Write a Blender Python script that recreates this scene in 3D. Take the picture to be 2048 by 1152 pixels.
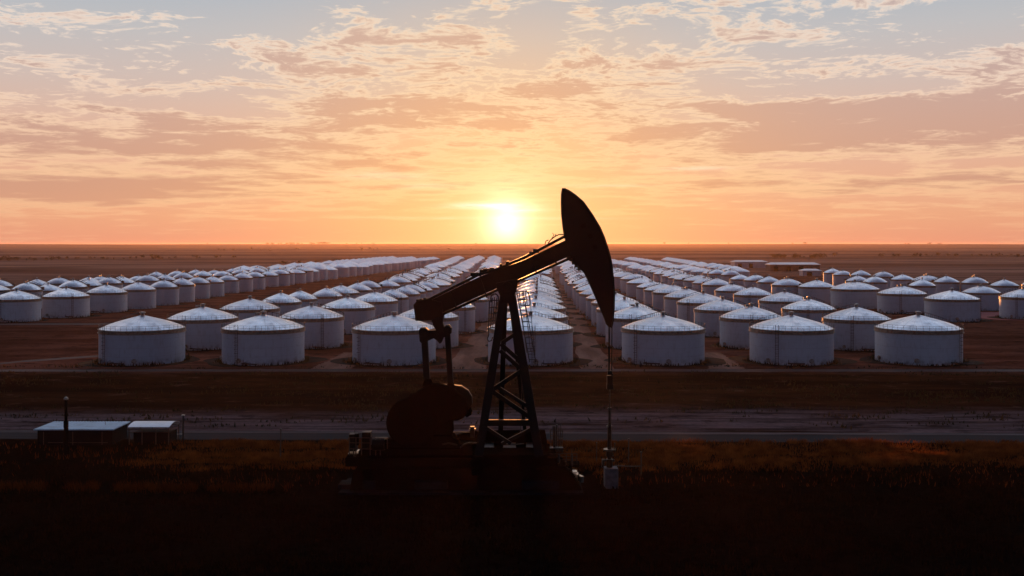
import bpy, math, random
from math import sin, cos, pi, radians, sqrt, atan2, exp
from mathutils import Vector, noise as mnoise
random.seed(7)
scene = bpy.context.scene
for o in list(bpy.data.objects):
    bpy.data.objects.remove(o)
COL = scene.collection

# ------------------------------------------------------------------ camera
F = 2000.0      # focal length in photo pixels (photo 2048 x 1152)
HZ = 487.0      # horizon row in the photo
CAM_H = 20.0    # camera height, metres
cam_d = bpy.data.cameras.new('camera')
cam = bpy.data.objects.new('camera', cam_d)
COL.objects.link(cam)
cam.location = (0, 0, CAM_H)
cam.rotation_euler = (radians(90), 0, 0)
cam_d.sensor_width = 36
cam_d.lens = 36 * F / 2048
cam_d.shift_y = -(576 - HZ) / 2048
cam_d.clip_start = 0.5
cam_d.clip_end = 90000
scene.camera = cam

# ------------------------------------------------------------------ view
scene.view_settings.view_transform = 'Standard'
scene.view_settings.look = 'None'
scene.view_settings.exposure = 0.0
scene.view_settings.gamma = 1.0
scene.cycles.volume_bounces = 0
scene.cycles.max_bounces = 6

SUN_EL = radians(1.2)
SUN_AZ = math.atan((1014 - 1024) / F)      # from +Y towards +X
SUN_DIR = Vector((sin(SUN_AZ) * cos(SUN_EL), cos(SUN_AZ) * cos(SUN_EL), sin(SUN_EL)))
# ------------------------------------------------------------------ node helper
def lin(c):
    c = c / 255.0
    return c / 12.92 if c <= 0.04045 else ((c + 0.055) / 1.055) ** 2.4
def rgb(r, g, b):
    return (lin(r), lin(g), lin(b), 1.0)

class S:
    """a socket with arithmetic"""
    def __init__(self, nt, s): self.nt = nt; self.s = s
    def _m(self, op, *a):
        n = self.nt.nodes.new('ShaderNodeMath'); n.operation = op
        for i, v in enumerate((self,) + a):
            if isinstance(v, S): self.nt.links.new(v.s, n.inputs[i])
            else: n.inputs[i].default_value = v
        return S(self.nt, n.outputs[0])
    def __add__(self, o): return self._m('ADD', o)
    __radd__ = __add__
    def __mul__(self, o): return self._m('MULTIPLY', o)
    __rmul__ = __mul__
    def __sub__(self, o): return self._m('SUBTRACT', o)
    def __truediv__(self, o): return self._m('DIVIDE', o)
    def __rsub__(self, o): return (self * -1.0) + o
    def __neg__(self): return self * -1.0
    def p(self, e): return self._m('POWER', e)
    def exp(self): return self._m('EXPONENT')
    def abs(self): return self._m('ABSOLUTE')
    def fract(self): return self._m('FRACT')
    def maxi(self, o): return self._m('MAXIMUM', o)
    def mini(self, o): return self._m('MINIMUM', o)
    def step(self, a, b, lo=0.0, hi=1.0, smooth=True):
        n = self.nt.nodes.new('ShaderNodeMapRange')
        if smooth: n.interpolation_type = 'SMOOTHSTEP'
        self.nt.links.new(self.s, n.inputs[0])
        for i, v in enumerate((a, b, lo, hi)): n.inputs[i + 1].default_value = v
        return S(self.nt, n.outputs[0])
def L(nt, a, b):
    nt.links.new(a.s if isinstance(a, S) else a, b)
def mixc(nt, f, a, b, blend='MIX'):
    n = nt.nodes.new('ShaderNodeMix'); n.data_type = 'RGBA'; n.blend_type = blend
    n.clamp_result = False
    for v, i in ((f, 0), (a, 6), (b, 7)):
        if isinstance(v, S): nt.links.new(v.s, n.inputs[i])
        elif isinstance(v, (int, float)) and i == 0: n.inputs[0].default_value = v
        else: n.inputs[i].default_value = v if len(v) == 4 else (*v, 1)
    return S(nt, n.outputs[2])
def ramp(nt, f, stops):
    n = nt.nodes.new('ShaderNodeValToRGB')
    L(nt, f, n.inputs[0])
    e = n.color_ramp.elements
    while len(e) < len(stops): e.new(0.5)
    for el, (p, c) in zip(e, stops): el.position = p; el.color = c
    return S(nt, n.outputs[0])
def comb(nt, x, y, z):
    n = nt.nodes.new('ShaderNodeCombineXYZ')
    for i, v in enumerate((x, y, z)):
        if isinstance(v, S): L(nt, v, n.inputs[i])
        else: n.inputs[i].default_value = v
    return S(nt, n.outputs[0])
def sep(nt, v):
    n = nt.nodes.new('ShaderNodeSeparateXYZ'); L(nt, v, n.inputs[0])
    return [S(nt, n.outputs[i]) for i in range(3)]
def noise(nt, v, scale, detail=4, rough=0.55, dist=0.0, out=0):
    n = nt.nodes.new('ShaderNodeTexNoise')
    L(nt, v, n.inputs['Vector'])
    n.inputs['Scale'].default_value = scale; n.inputs['Detail'].default_value = detail
    n.inputs['Roughness'].default_value = rough; n.inputs['Distortion'].default_value = dist
    return S(nt, n.outputs[out])

# ------------------------------------------------------------------ world
world = bpy.data.worlds.new('World'); scene.world = world
world.use_nodes = True
wt = world.node_tree; wt.nodes.clear()
tc = wt.nodes.new('ShaderNodeTexCoord')
nrm = wt.nodes.new('ShaderNodeVectorMath'); nrm.operation = 'NORMALIZE'
wt.links.new(tc.outputs['Generated'], nrm.inputs[0])
D = S(wt, nrm.outputs[0])
dx, dy, dz = sep(wt, D)
az = dx._m('ARCTAN2', dy)
el = dz._m('ARCSINE')
dt = wt.nodes.new('ShaderNodeVectorMath'); dt.operation = 'DOT_PRODUCT'
L(wt, D, dt.inputs[0]); dt.inputs[1].default_value = SUN_DIR
cosang = S(wt, dt.outputs['Value']).mini(1.0)
ang = cosang._m('ARCCOSINE')
def pe(y): return math.atan((HZ - y) / F)     # elevation of a photo row
def pa(x): return math.atan((x - 1024) / F)
EM = 0.30
base = ramp(wt, el / EM, [
    (0.0, rgb(224, 150, 122)), (pe(430) / EM, rgb(227, 163, 130)), (pe(350) / EM, rgb(223, 170, 144)),
    (pe(260) / EM, rgb(217, 177, 158)), (pe(170) / EM, rgb(203, 184, 177)), (pe(80) / EM, rgb(188, 186, 188)),
    (pe(0) / EM, rgb(172, 181, 191)), (1.0, rgb(160, 172, 190))])
# warmer and brighter towards the sun
wgt = ((ang / 0.185).p(2) * -1.0).exp()
base = mixc(wt, wgt * 0.75, base, rgb(253, 197, 130))
# clouds on a plane overhead
k = (dz.maxi(0.0) + 0.055)
P = comb(wt, dx / k, dy / k, 0.0)
warp = noise(wt, P, 1.3, 3, 0.5, 0, 1)
wv = wt.nodes.new('ShaderNodeVectorMath'); wv.operation = 'MULTIPLY_ADD'
L(wt, warp, wv.inputs[0]); wv.inputs[1].default_value = (0.55, 0.55, 0.0); L(wt, P, wv.inputs[2])
PW = S(wt, wv.outputs[0])
bumps = [  # where the photographed sky has more (+) or less (-) cloud: row, column, half sizes, amount
    (150, 130, 330, 95, .12), (60, 330, 110, 40, .06), (860, 90, 260, 90, .12), (1290, 130, 220, 70, .12),
    (1560, 60, 300, 70, .14), (1720, 20, 220, 40, .10), (1900, 250, 330, 55, .36), (1480, 265, 280, 48, .28),
    (120, 388, 400, 26, .36), (300, 290, 420, 40, .16), (985, 411, 80, 6, .5), (1000, 215, 260, 50, .15), (560, 210, 240, 90, .14), (1980, 165, 160, 22, .14),
    (1750, 370, 420, 16, .20), (400, 300, 330, 40, .14), (760, 350, 260, 26, .14), (1340, 335, 160, 12, .12),
    (1085, 60, 60, 60, -.22), (1900, 95, 200, 45, -.24), (470, 30, 160, 60, -.28), (430, 190, 130, 70, -.20), (120, 215, 160, 25, -.18), (1000, 130, 80, 60, -.14), (1650, 185, 300, 22, -.2),
    (1000, 465, 900, 30, -.10), (200, 290, 220, 25, -.06), (1350, 30, 90, 40, -.06)]
bsum = None
for (bx_, by_, sx_, sy_, am) in bumps:
    e_ = pe(by_); a_ = pa(bx_)
    t = (((az - a_) / (sx_ / F)).p(2) + ((el - e_) / (sy_ / F)).p(2))
    t = (t * -1.0).exp() * am
    bsum = t if bsum is None else bsum + t
n1 = noise(wt, PW, 2.3, 9, 0.57)
n2 = noise(wt, PW, 15.0, 7, 0.60)
PS = comb(wt, dx / k, dy / k * 1.0 + 7.3, 3.1)
n3 = noise(wt, PS, 1.1, 6, 0.55)
fld = (n1 - 0.5) * el.step(0.03, 0.15, 0.26, 0.95) + (n2 - 0.5) * el.step(0.05, 0.17, 0.08, 0.56) + (n3 - 0.5) * 0.5 + 0.5 + bsum * 0.75
dens = fld.step(0.48, 0.61)
core = fld.step(0.53, 0.70)
sunny = ((ang / 0.25).p(2) * -1.0).exp()
lit = mixc(wt, el.step(0.03, 0.20), rgb(248, 200, 156), rgb(252, 229, 210))
lit = mixc(wt, sunny * 0.6, lit, rgb(255, 220, 150))
shd = mixc(wt, el.step(0.02, 0.22), rgb(200, 146, 124), rgb(192, 166, 160))
shd = mixc(wt, sunny * 0.6, shd, rgb(240, 176, 116))
ccol = mixc(wt, core, lit, shd)
sky = mixc(wt, dens * el.step(0.0, 0.06, 0.3, 0.85), base, ccol)
# sky dims away from the sun; unseen bright band added for the roofs
dim_boost = ramp(wt, cosang * 0.5 + 0.5, [(0.0, (.014, .024, .055, 1)), (0.45, (.018, .032, .070, 1)), (0.68, (.11, .17, .30, 1)),
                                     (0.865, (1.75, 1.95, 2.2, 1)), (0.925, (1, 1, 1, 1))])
sky = mixc(wt, 1.0, sky, dim_boost, 'MULTIPLY')
# Nishita air light under it
nis = wt.nodes.new('ShaderNodeTexSky'); nis.sky_type = 'NISHITA'; nis.sun_disc = False
nis.sun_elevation = SUN_EL; nis.sun_rotation = SUN_AZ; nis.altitude = 300
# glow of the sun itself
g1 = ((ang / 0.0175).p(1.7) * -1.0).exp() * 1.0
g2 = ((ang / 0.034).p(1.2) * -1.0).exp() * 0.72
g3 = ((ang / 0.10).p(1.0) * -1.0).exp() * 0.06
def scol(f, c):
    n = wt.nodes.new('ShaderNodeVectorMath'); n.operation = 'SCALE'
    n.inputs[0].default_value = c
    L(wt, f, n.inputs['Scale']); return S(wt, n.outputs[0])
def vadd(a, b):
    n = wt.nodes.new('ShaderNodeVectorMath'); n.operation = 'ADD'
    L(wt, a, n.inputs[0]); L(wt, b, n.inputs[1]); return S(wt, n.outputs[0])
# thin bright cloud streaks lit from behind close to the sun
stn = noise(wt, comb(wt, az * 22.0, el * 170.0, 1.5), 1.0, 6, 0.6)
stk = None
for (bx_, by_, sx_, sy_, am) in [(980, 412, 62, 5.5, 1.6), (1040, 421, 40, 4, .9), (1390, 339, 60, 4, .35), (1210, 372, 70, 3, .25), (900, 436, 150, 3, .2), (1140, 437, 120, 3, .2), (780, 352, 90, 8, .28), (850, 372, 60, 6, .25)]:
    t = ((((az - pa(bx_)) / (sx_ / F)).p(2) + ((el - pe(by_)) / (sy_ / F)).p(2)) * -1.0).exp() * am
    stk = t if stk is None else stk + t
sky = vadd(sky, scol(stk * stn.step(0.30, 0.56, 0.25, 1.0), (.34, .36, .40)))
tot = vadd(sky, scol(g1, (1.0, .90, .66)))
tot = vadd(tot, scol(g2, (1.0, .70, .44)))
tot = vadd(tot, scol(g3, (1.0, .52, .12)))
# twilight arch low in the sky opposite the sun
arch = ((el / 0.38).p(2) * -1.0).exp() * cosang.step(-0.7, 0.25, 1.0, 0.0)
tot = vadd(tot, scol(arch, (.115, .165, .28)))
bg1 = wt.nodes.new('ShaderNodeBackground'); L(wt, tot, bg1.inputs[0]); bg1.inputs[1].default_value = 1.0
bg2 = wt.nodes.new('ShaderNodeBackground'); wt.links.new(nis.outputs[0], bg2.inputs[0]); bg2.inputs[1].default_value = 0.012
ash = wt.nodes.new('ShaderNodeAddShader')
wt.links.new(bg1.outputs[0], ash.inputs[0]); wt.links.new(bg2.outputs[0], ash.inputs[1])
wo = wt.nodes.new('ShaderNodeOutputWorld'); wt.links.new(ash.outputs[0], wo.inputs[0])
world.cycles.sampling_method = 'MANUAL'; world.cycles.sample_map_resolution = 2048

# ------------------------------------------------------------------ sun
sd = bpy.data.lights.new('sun', 'SUN'); sd.energy = 3.2; sd.angle = radians(0.9); sd.color = (1.0, 0.35, 0.095)
sun = bpy.data.objects.new('sun', sd); COL.objects.link(sun)
sun.rotation_euler = (-SUN_DIR).to_track_quat('-Z', 'Y').to_euler()
sun.location = (0, 40, 60)

# ------------------------------------------------------------------ object helpers
def tag(o, label=None, cat=None, group=None, kind=None):
    if label: o['label'] = label
    if cat: o['category'] = cat
    if group: o['group'] = group
    if kind: o['kind'] = kind
    return o
def empty(name, loc, label, cat, group=None):
    o = bpy.data.objects.new(name, None); COL.objects.link(o); o.location = loc
    o.empty_display_size = 0.3
    return tag(o, label, cat, group)
class MB:
    def __init__(s): s.v = []; s.f = []; s.uv = []; s.useuv = False
    def add(s, vs, fs):
        o = len(s.v); s.v += [tuple(p) for p in vs]; s.f += [tuple(i + o for i in f) for f in fs]
    def box(s, c, d, rz=0.0):
        x, y, z = d[0] / 2, d[1] / 2, d[2] / 2
        cr, sr = cos(rz), sin(rz)
        vs = []
        for sx in (-1, 1):
            for sy in (-1, 1):
                for sz in (-1, 1):
                    a, b = sx * x, sy * y
                    vs.append((c[0] + a * cr - b * sr, c[1] + a * sr + b * cr, c[2] + sz * z))
        s.add(vs, [(0, 1, 3, 2), (4, 6, 7, 5), (0, 4, 5, 1), (2, 3, 7, 6), (0, 2, 6, 4), (1, 5, 7, 3)])
        return s
    def bar(s, a, b, w, h=None, up=(0, 1, 0)):
        """rectangular bar; w across, h along 'up'"""
        a = Vector(a); b = Vector(b); h = h or w
        d = (b - a).normalized(); u = Vector(up)
        if abs(d.dot(u)) > 0.98: u = Vector((1, 0, 0))
        sd_ = d.cross(u).normalized(); u = sd_.cross(d).normalized()
        vs = []
        for p in (a, b):
            for sx, sy in ((-1, -1), (1, -1), (1, 1), (-1, 1)):
                vs.append(p + sd_ * sx * w / 2 + u * sy * h / 2)
        s.add(vs, [(0, 3, 2, 1), (4, 5, 6, 7), (0, 1, 5, 4), (1, 2, 6, 5), (2, 3, 7, 6), (3, 0, 4, 7)])
        return s
    def tube(s, pts, r, n=6, cap=True, close=False):
        pts = [Vector(p) for p in pts]; m = len(pts); vs = []; fs = []
        rr = r if isinstance(r, (list, tuple)) else [r] * m
        for i, p in enumerate(pts):
            if close: d = pts[(i + 1) % m] - pts[i - 1]
            else: d = pts[min(i + 1, m - 1)] - pts[max(i - 1, 0)]
            d.normalize()
            u = Vector((0, 0, 1)) if abs(d.z) < 0.95 else Vector((0, 1, 0))
            a = d.cross(u).normalized(); b = a.cross(d)
            for k_ in range(n):
                t = 2 * pi * k_ / n
                vs.append(p + a * cos(t) * rr[i] + b * sin(t) * rr[i])
        for i in range(m if close else m - 1):
            j = (i + 1) % m
            for k_ in range(n):
                k2 = (k_ + 1) % n
                fs.append((i * n + k_, j * n + k_, j * n + k2, i * n + k2))
        if cap and not close:
            fs.append(tuple(range(n))); fs.append(tuple(range((m - 1) * n, m * n))[::-1])
        s.add(vs, fs); return s
    def prism(s, outline, y0, y1):
        """outline in x,z extruded along y"""
        n = len(outline)
        vs = [(x, y0, z) for x, z in outline] + [(x, y1, z) for x, z in outline]
        fs = [tuple(range(n)), tuple(range(n, 2 * n))[::-1]]
        for i in range(n):
            j = (i + 1) % n
            fs.append((i, i + n, j + n, j))
        s.add(vs, fs); return s
    def lathe(s, prof, n=48, c=(0, 0, 0), uvr=True):
        """profile of (r, z) round the z axis with cylinder-like uv"""
        o = len(s.v)
        for i in range(n + 1):
            t = 2 * pi * i / n
            for (r, z) in prof:
                s.v.append((c[0] + r * sin(t), c[1] + r * cos(t), c[2] + z))
        m = len(prof)
        acc = [0]
        for (a, b) in zip(prof, prof[1:]): acc.append(acc[-1] + sqrt((a[0] - b[0]) ** 2 + (a[1] - b[1]) ** 2))
        s.useuv = True
        for i in range(n):
            for j in range(m - 1):
                s.f.append((o + i * m + j, o + (i + 1) * m + j, o + (i + 1) * m + j + 1, o + i * m + j + 1))
                s.uv += [(i / n, acc[j]), ((i + 1) / n, acc[j]), ((i + 1) / n, acc[j + 1]), (i / n, acc[j + 1])]
        return s
    def build(s, name, mat, parent=None, smooth=False, bevel=0.0):
        me = bpy.data.meshes.new(name); me.from_pydata(s.v, [], s.f); me.update()
        if s.useuv and len(s.uv) == len(me.loops):
            ul = me.uv_layers.new(name='uv')
            flat = [c for p in s.uv for c in p]
            ul.data.foreach_set('uv', flat)
        me.materials.append(mat)
        if smooth: me.polygons.foreach_set('use_smooth', [True] * len(me.polygons))
        o = bpy.data.objects.new(name, me); COL.objects.link(o)
        if parent: o.parent = parent
        if bevel > 0:
            b = o.modifiers.new('bevel', 'BEVEL'); b.width = bevel; b.segments = 2; b.limit_method = 'ANGLE'
        return o
def copy_tree(o, parent=None):
    c = o.copy(); COL.objects.link(c); c.parent = parent
    for ch in o.children: copy_tree(ch, c)
    return c

# ------------------------------------------------------------------ materials
def mat(name, colr=(.5, .5, .5), rough=.6, metal=0.0, fn=None):
    m = bpy.data.materials.new(name); m.use_nodes = True
    nt = m.node_tree; b = nt.nodes['Principled BSDF']
    b.inputs['Base Color'].default_value = (*colr, 1); b.inputs['Roughness'].default_value = rough
    b.inputs['Metallic'].default_value = metal
    if fn: fn(nt, b)
    return m
def objco(nt):
    n = nt.nodes.new('ShaderNodeTexCoord'); return S(nt, n.outputs['Object'])
def uvco(nt):
    n = nt.nodes.new('ShaderNodeTexCoord'); return S(nt, n.outputs['UV'])
def posco(nt):
    n = nt.nodes.new('ShaderNodeNewGeometry'); return S(nt, n.outputs['Position'])
def rnd(nt):
    n = nt.nodes.new('ShaderNodeObjectInfo'); return S(nt, n.outputs['Random'])
def bump(nt, b, h, st, dist=0.02):
    n = nt.nodes.new('ShaderNodeBump'); n.inputs['Strength'].default_value = st; n.inputs['Distance'].default_value = dist
    L(nt, h, n.inputs['Height']); nt.links.new(n.outputs[0], b.inputs['Normal'])

def shell_fn(nt, b):
    uv = uvco(nt); u, v, _ = sep(nt, uv); r = rnd(nt)
    # plate seams: courses 1.4 m high, plates staggered
    cv = (v / 1.4).fract(); hl = (cv - 0.5).abs().step(0.475, 0.492)
    row = (v / 1.4)._m('FLOOR'); cu = (u * 18 + row * 0.5).fract(); vl = (cu - 0.5).abs().step(0.485, 0.496)
    seam = hl.maxi(vl)
    st = noise(nt, comb(nt, u * 120, v * 0.5, r * 50), 1.0, 5, 0.6)          # runs of dirt and rust down the plates
    blot = noise(nt, comb(nt, u * 30, v * 1.2, r * 70), 1.0, 5, 0.6)
    foot = v.step(0.0, 1.3, 1.0, 0.0) * noise(nt, comb(nt, u * 60, v, r * 33), 1.0, 4).step(0.38, 0.7)
    c = mixc(nt, r, (.50, .54, .62), (.62, .64, .69))
    c = mixc(nt, st.step(0.52, 0.76) * 0.32, c, (.26, .20, .14))
    c = mixc(nt, blot.step(0.5, 0.75) * 0.25, c, (.34, .30, .29))
    c = mixc(nt, foot * 0.75, c, (.10, .06, .045))
    c = mixc(nt, seam * 0.28, c, (.20, .15, .13))
    L(nt, c, b.inputs['Base Color']); bump(nt, b, st * 0.6 - seam, 0.35, 0.02)
def roof_fn(nt, b):
    uv = uvco(nt); u, v, _ = sep(nt, uv); r = rnd(nt); oc = objco(nt)
    rib = ((u * 24).fract() - 0.5).abs().step(0.465, 0.49)
    ring = ((v / 1.75).fract() - 0.5).abs().step(0.470, 0.49)
    st = noise(nt, comb(nt, u * 90, v * 0.35, r * 40), 1.0, 5, 0.6)
    bl = noise(nt, oc, 0.7, 5, 0.6)
    c = mixc(nt, r, (.92, .93, .96), (.68, .68, .73))
    c = mixc(nt, st.step(0.5, 0.75) * 0.4, c, (.42, .36, .34))
    c = mixc(nt, bl.step(0.52, 0.72) * 0.3, c, (.45, .40, .40))
    c = mixc(nt, rib.maxi(ring) * 0.45, c, (.30, .27, .28))
    L(nt, c, b.inputs['Base Color'])
    L(nt, bl.step(0.3, 0.75, 0.27, 0.52), b.inputs['Roughness'])
    bump(nt, b, st * 0.5 + rib * 0.8, 0.3, 0.03)
def rust_fn(a, bb, sc=3.0):
    def f(nt, b):
        oc = objco(nt); n_ = noise(nt, oc, sc, 6, 0.65)
        L(nt, mixc(nt, n_.step(0.4, 0.65), a, bb), b.inputs['Base Color']); bump(nt, b, n_, 0.3, 0.01)
    return f
M = {}
M['shell'] = mat('tank_shell_paint', rough=.48, fn=shell_fn)
M['roof'] = mat('tank_roof_aluminium', rough=.42, metal=.65, fn=roof_fn)
M['girder'] = mat('girder_steel', rough=.5, fn=rust_fn((.30, .22, .16), (.20, .10, .06), 2.0))
M['rail'] = mat('rusty_rail', rough=.5, fn=rust_fn((.09, .05, .035), (.05, .02, .012), 5))
M['fitting'] = mat('roof_fitting', rough=.4, metal=.5, fn=rust_fn((.40, .34, .30), (.16, .10, .07), 4))
M['black'] = mat('pumpjack_paint', rough=.5, fn=rust_fn((.003, .002, .002), (.006, .0025, .002), 1.6))
M['black'].node_tree.nodes['Principled BSDF'].inputs['Specular IOR Level'].default_value = 0.16
M['blackmetal'] = mat('oily_steel', rough=.33, metal=.7, fn=rust_fn((.05, .04, .035), (.03, .018, .012), 3))
M['steel'] = mat('bright_steel', rough=.28, metal=.9, fn=rust_fn((.40, .36, .33), (.22, .15, .11), 3))
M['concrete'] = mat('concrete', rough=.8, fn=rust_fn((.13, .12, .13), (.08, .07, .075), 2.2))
M['concrete_dark'] = mat('near_black_concrete', rough=.85, fn=rust_fn((.012, .013, .018), (.006, .006, .007), 1.4))  # foundation concrete coloured nearly black
M['sheetroof'] = mat('sheet_metal_roof', rough=.5, metal=.15, fn=rust_fn((.50, .66, .80), (.38, .50, .60), .8))
M['shedwall'] = mat('shed_wall', rough=.7, fn=rust_fn((.010, .010, .013), (.006, .006, .007), 1.0))
M['wood'] = mat('dark_wood', rough=.8, fn=rust_fn((.010, .007, .006), (.006, .004, .004), 3))
M['bark'] = mat('bark', rough=.9, fn=rust_fn((.05, .035, .025), (.03, .02, .015), 3))
def leaf_fn(c1, c2, tr):
    def f(nt, b):
        oc = posco(nt); n_ = noise(nt, oc, 0.8, 3, 0.6)
        c = mixc(nt, n_.step(0.35, 0.65), c1, c2)
        L(nt, c, b.inputs['Base Color'])
        t = nt.nodes.new('ShaderNodeBsdfTranslucent'); L(nt, c, t.inputs[0])
        mx = nt.nodes.new('ShaderNodeMixShader'); mx.inputs[0].default_value = tr
        out = nt.nodes['Material Output']
        nt.links.new(b.outputs[0], mx.inputs[1]); nt.links.new(t.outputs[0], mx.inputs[2]); nt.links.new(mx.outputs[0], out.inputs[0])
    return f
M['leaf'] = mat('scrub_leaves', rough=.8, fn=leaf_fn((.045, .035, .018), (.08, .045, .02), .3))
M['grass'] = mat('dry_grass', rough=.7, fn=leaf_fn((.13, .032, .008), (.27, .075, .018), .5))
M['shadegrass'] = mat('shaded_grass', rough=.8, fn=leaf_fn((.006, .004, .003), (.018, .007, .004), .4))  # foreground shade is put into this near-black grass colour

def ground_fn(nt, b):
    p = posco(nt); x, y, z = sep(nt, p)
    wob = noise(nt, comb(nt, x * 0.04, y * 0.04, 0.0), 1.0, 4, 0.6) - 0.5
    yw = y + wob * 14.0
    fine = noise(nt, p, 1.2, 8, 0.7)
    strk = noise(nt, comb(nt, x * 0.022, y * 0.10, 2.0), 1.0, 6, 0.62)      # vehicle-worn streaks across the view
    strk2 = noise(nt, comb(nt, x * 0.09, y * 0.32, 5.0), 1.0, 5, 0.6)
    mid = noise(nt, comb(nt, x * 0.07, y * 0.05, 8.0), 1.0, 5, 0.6)
    # nearest scrub, coloured near black to paint in the foreground's vignette shade
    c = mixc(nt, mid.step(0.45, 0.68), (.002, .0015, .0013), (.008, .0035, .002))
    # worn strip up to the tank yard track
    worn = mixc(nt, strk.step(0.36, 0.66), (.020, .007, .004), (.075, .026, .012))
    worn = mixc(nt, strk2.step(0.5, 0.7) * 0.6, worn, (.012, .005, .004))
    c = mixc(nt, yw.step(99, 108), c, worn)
    # broad grey gravel shoulder beyond the road, ragged and driven over
    rag = (noise(nt, comb(nt, x * 0.02, y * 0.10, 6.0), 1.0, 7, 0.66) - 0.5) * 16.0
    gm = (y + rag).step(104.5, 107.5) * (y + rag * 1.3 + x.abs() * 0.035).step(117, 124, 1.0, 0.0)
    gst = noise(nt, comb(nt, x * 0.06, y * 0.55, 3.0), 1.0, 7, 0.65)
    grav = mixc(nt, gst.step(0.36, 0.64), (.07, .042, .040), (.22, .145, .150))
    c = mixc(nt, gm * gst.step(0.30, 0.46, 0.35, 0.95), c, grav)
    # yard earth between the tanks
    yard = mixc(nt, strk.step(0.4, 0.62), (.14, .046, .030), (.28, .105, .070))
    yard = mixc(nt, mid.step(0.5, 0.7) * 0.6, yard, (.07, .028, .020))
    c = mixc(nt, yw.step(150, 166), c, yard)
    clod = noise(nt, comb(nt, x * 0.22, y * 0.35, 12.0), 1.0, 8, 0.72)
    c = mixc(nt, clod.step(0.52, 0.64) * y.step(100, 110) * 0.75, c, (.020, .009, .006))
    c = mixc(nt, clod.step(0.44, 0.34) * y.step(104, 112) * 0.4, c, (.22, .11, .08))
    # outside the yard, near: darker ground colour
    side = x.abs().step(74, 110) * y.step(150, 330, 1.0, 0.0)
    c = mixc(nt, side * 0.7, c, (.04, .013, .008))
    # far fields, lightened in colour to make up for thinner haze
    f1 = noise(nt, comb(nt, x * 0.0009, y * 0.0042, 1.0), 1.0, 5, 0.6)
    f2 = noise(nt, comb(nt, x * 0.006, y * 0.02, 4.0), 1.0, 6, 0.65)
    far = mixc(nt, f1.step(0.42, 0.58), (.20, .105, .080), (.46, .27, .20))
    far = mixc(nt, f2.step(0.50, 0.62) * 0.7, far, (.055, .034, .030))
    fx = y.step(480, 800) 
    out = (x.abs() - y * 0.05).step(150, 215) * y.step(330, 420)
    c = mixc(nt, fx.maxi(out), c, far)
    c = mixc(nt, fine.step(0.35, 0.7) * 0.35, c, (.02, .012, .010))
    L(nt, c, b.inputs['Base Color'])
    bump(nt, b, fine + mid * 2.0, 0.6, 0.25)
M['ground'] = mat('bare_earth', rough=.92, fn=ground_fn)
M['ground'].node_tree.nodes['Principled BSDF'].inputs['Specular IOR Level'].default_value = 0.0
def strip_fn(c1, c2, sx=.02, sy=.7):
    def f(nt, b):
        p = posco(nt); x, y, z = sep(nt, p)
        s_ = noise(nt, comb(nt, x * sx, y * sy, 3.0), 1.0, 6, 0.6)
        fine = noise(nt, p, 2.0, 6, 0.7)
        c = mixc(nt, s_.step(0.38, 0.64), c1, c2)
        c = mixc(nt, fine.step(0.4, 0.7) * 0.3, c, tuple(v * .4 for v in c1))
        L(nt, c, b.inputs['Base Color']); bump(nt, b, fine, 0.4, 0.05)
    return f
for k_ in ('leaf', 'grass', 'shadegrass'): M[k_].node_tree.nodes['Principled BSDF'].inputs['Specular IOR Level'].default_value = 0.0
M['gravel'] = mat('grey_gravel', rough=.85, fn=strip_fn((.050, .028, .028), (.11, .066, .070)))
M['asphalt'] = mat('asphalt', rough=.8, fn=strip_fn((.008, .009, .015), (.016, .016, .026), .02, 1.5))
M['asphalt'].node_tree.nodes['Principled BSDF'].inputs['Specular IOR Level'].default_value = 0.04
M['chalk'] = mat('pale_track', rough=.75, fn=strip_fn((.05, .038, .045), (.13, .10, .115), .03, 1.2))
M['track'] = mat('dusty_track', rough=.85, fn=strip_fn((.075, .052, .050), (.17, .12, .115), .03, 1.0))
M['aisle'] = mat('aisle_dust', rough=.85, fn=strip_fn((.20, .085, .058), (.36, .175, .125), .3, .05))
for k_ in ('gravel', 'track', 'chalk', 'aisle'): M[k_].node_tree.nodes['Principled BSDF'].inputs['Specular IOR Level'].default_value = 0.06
M['redearth'] = mat('red_earth', rough=.8, fn=strip_fn((.30, .09, .10), (.36, .11, .12), .05, .2))
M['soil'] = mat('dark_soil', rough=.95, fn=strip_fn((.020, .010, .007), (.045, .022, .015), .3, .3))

for k_ in ('soil', 'concrete_dark', 'wood', 'shedwall', 'redearth'): M[k_].node_tree.nodes['Principled BSDF'].inputs['Specular IOR Level'].default_value = 0.05
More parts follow.
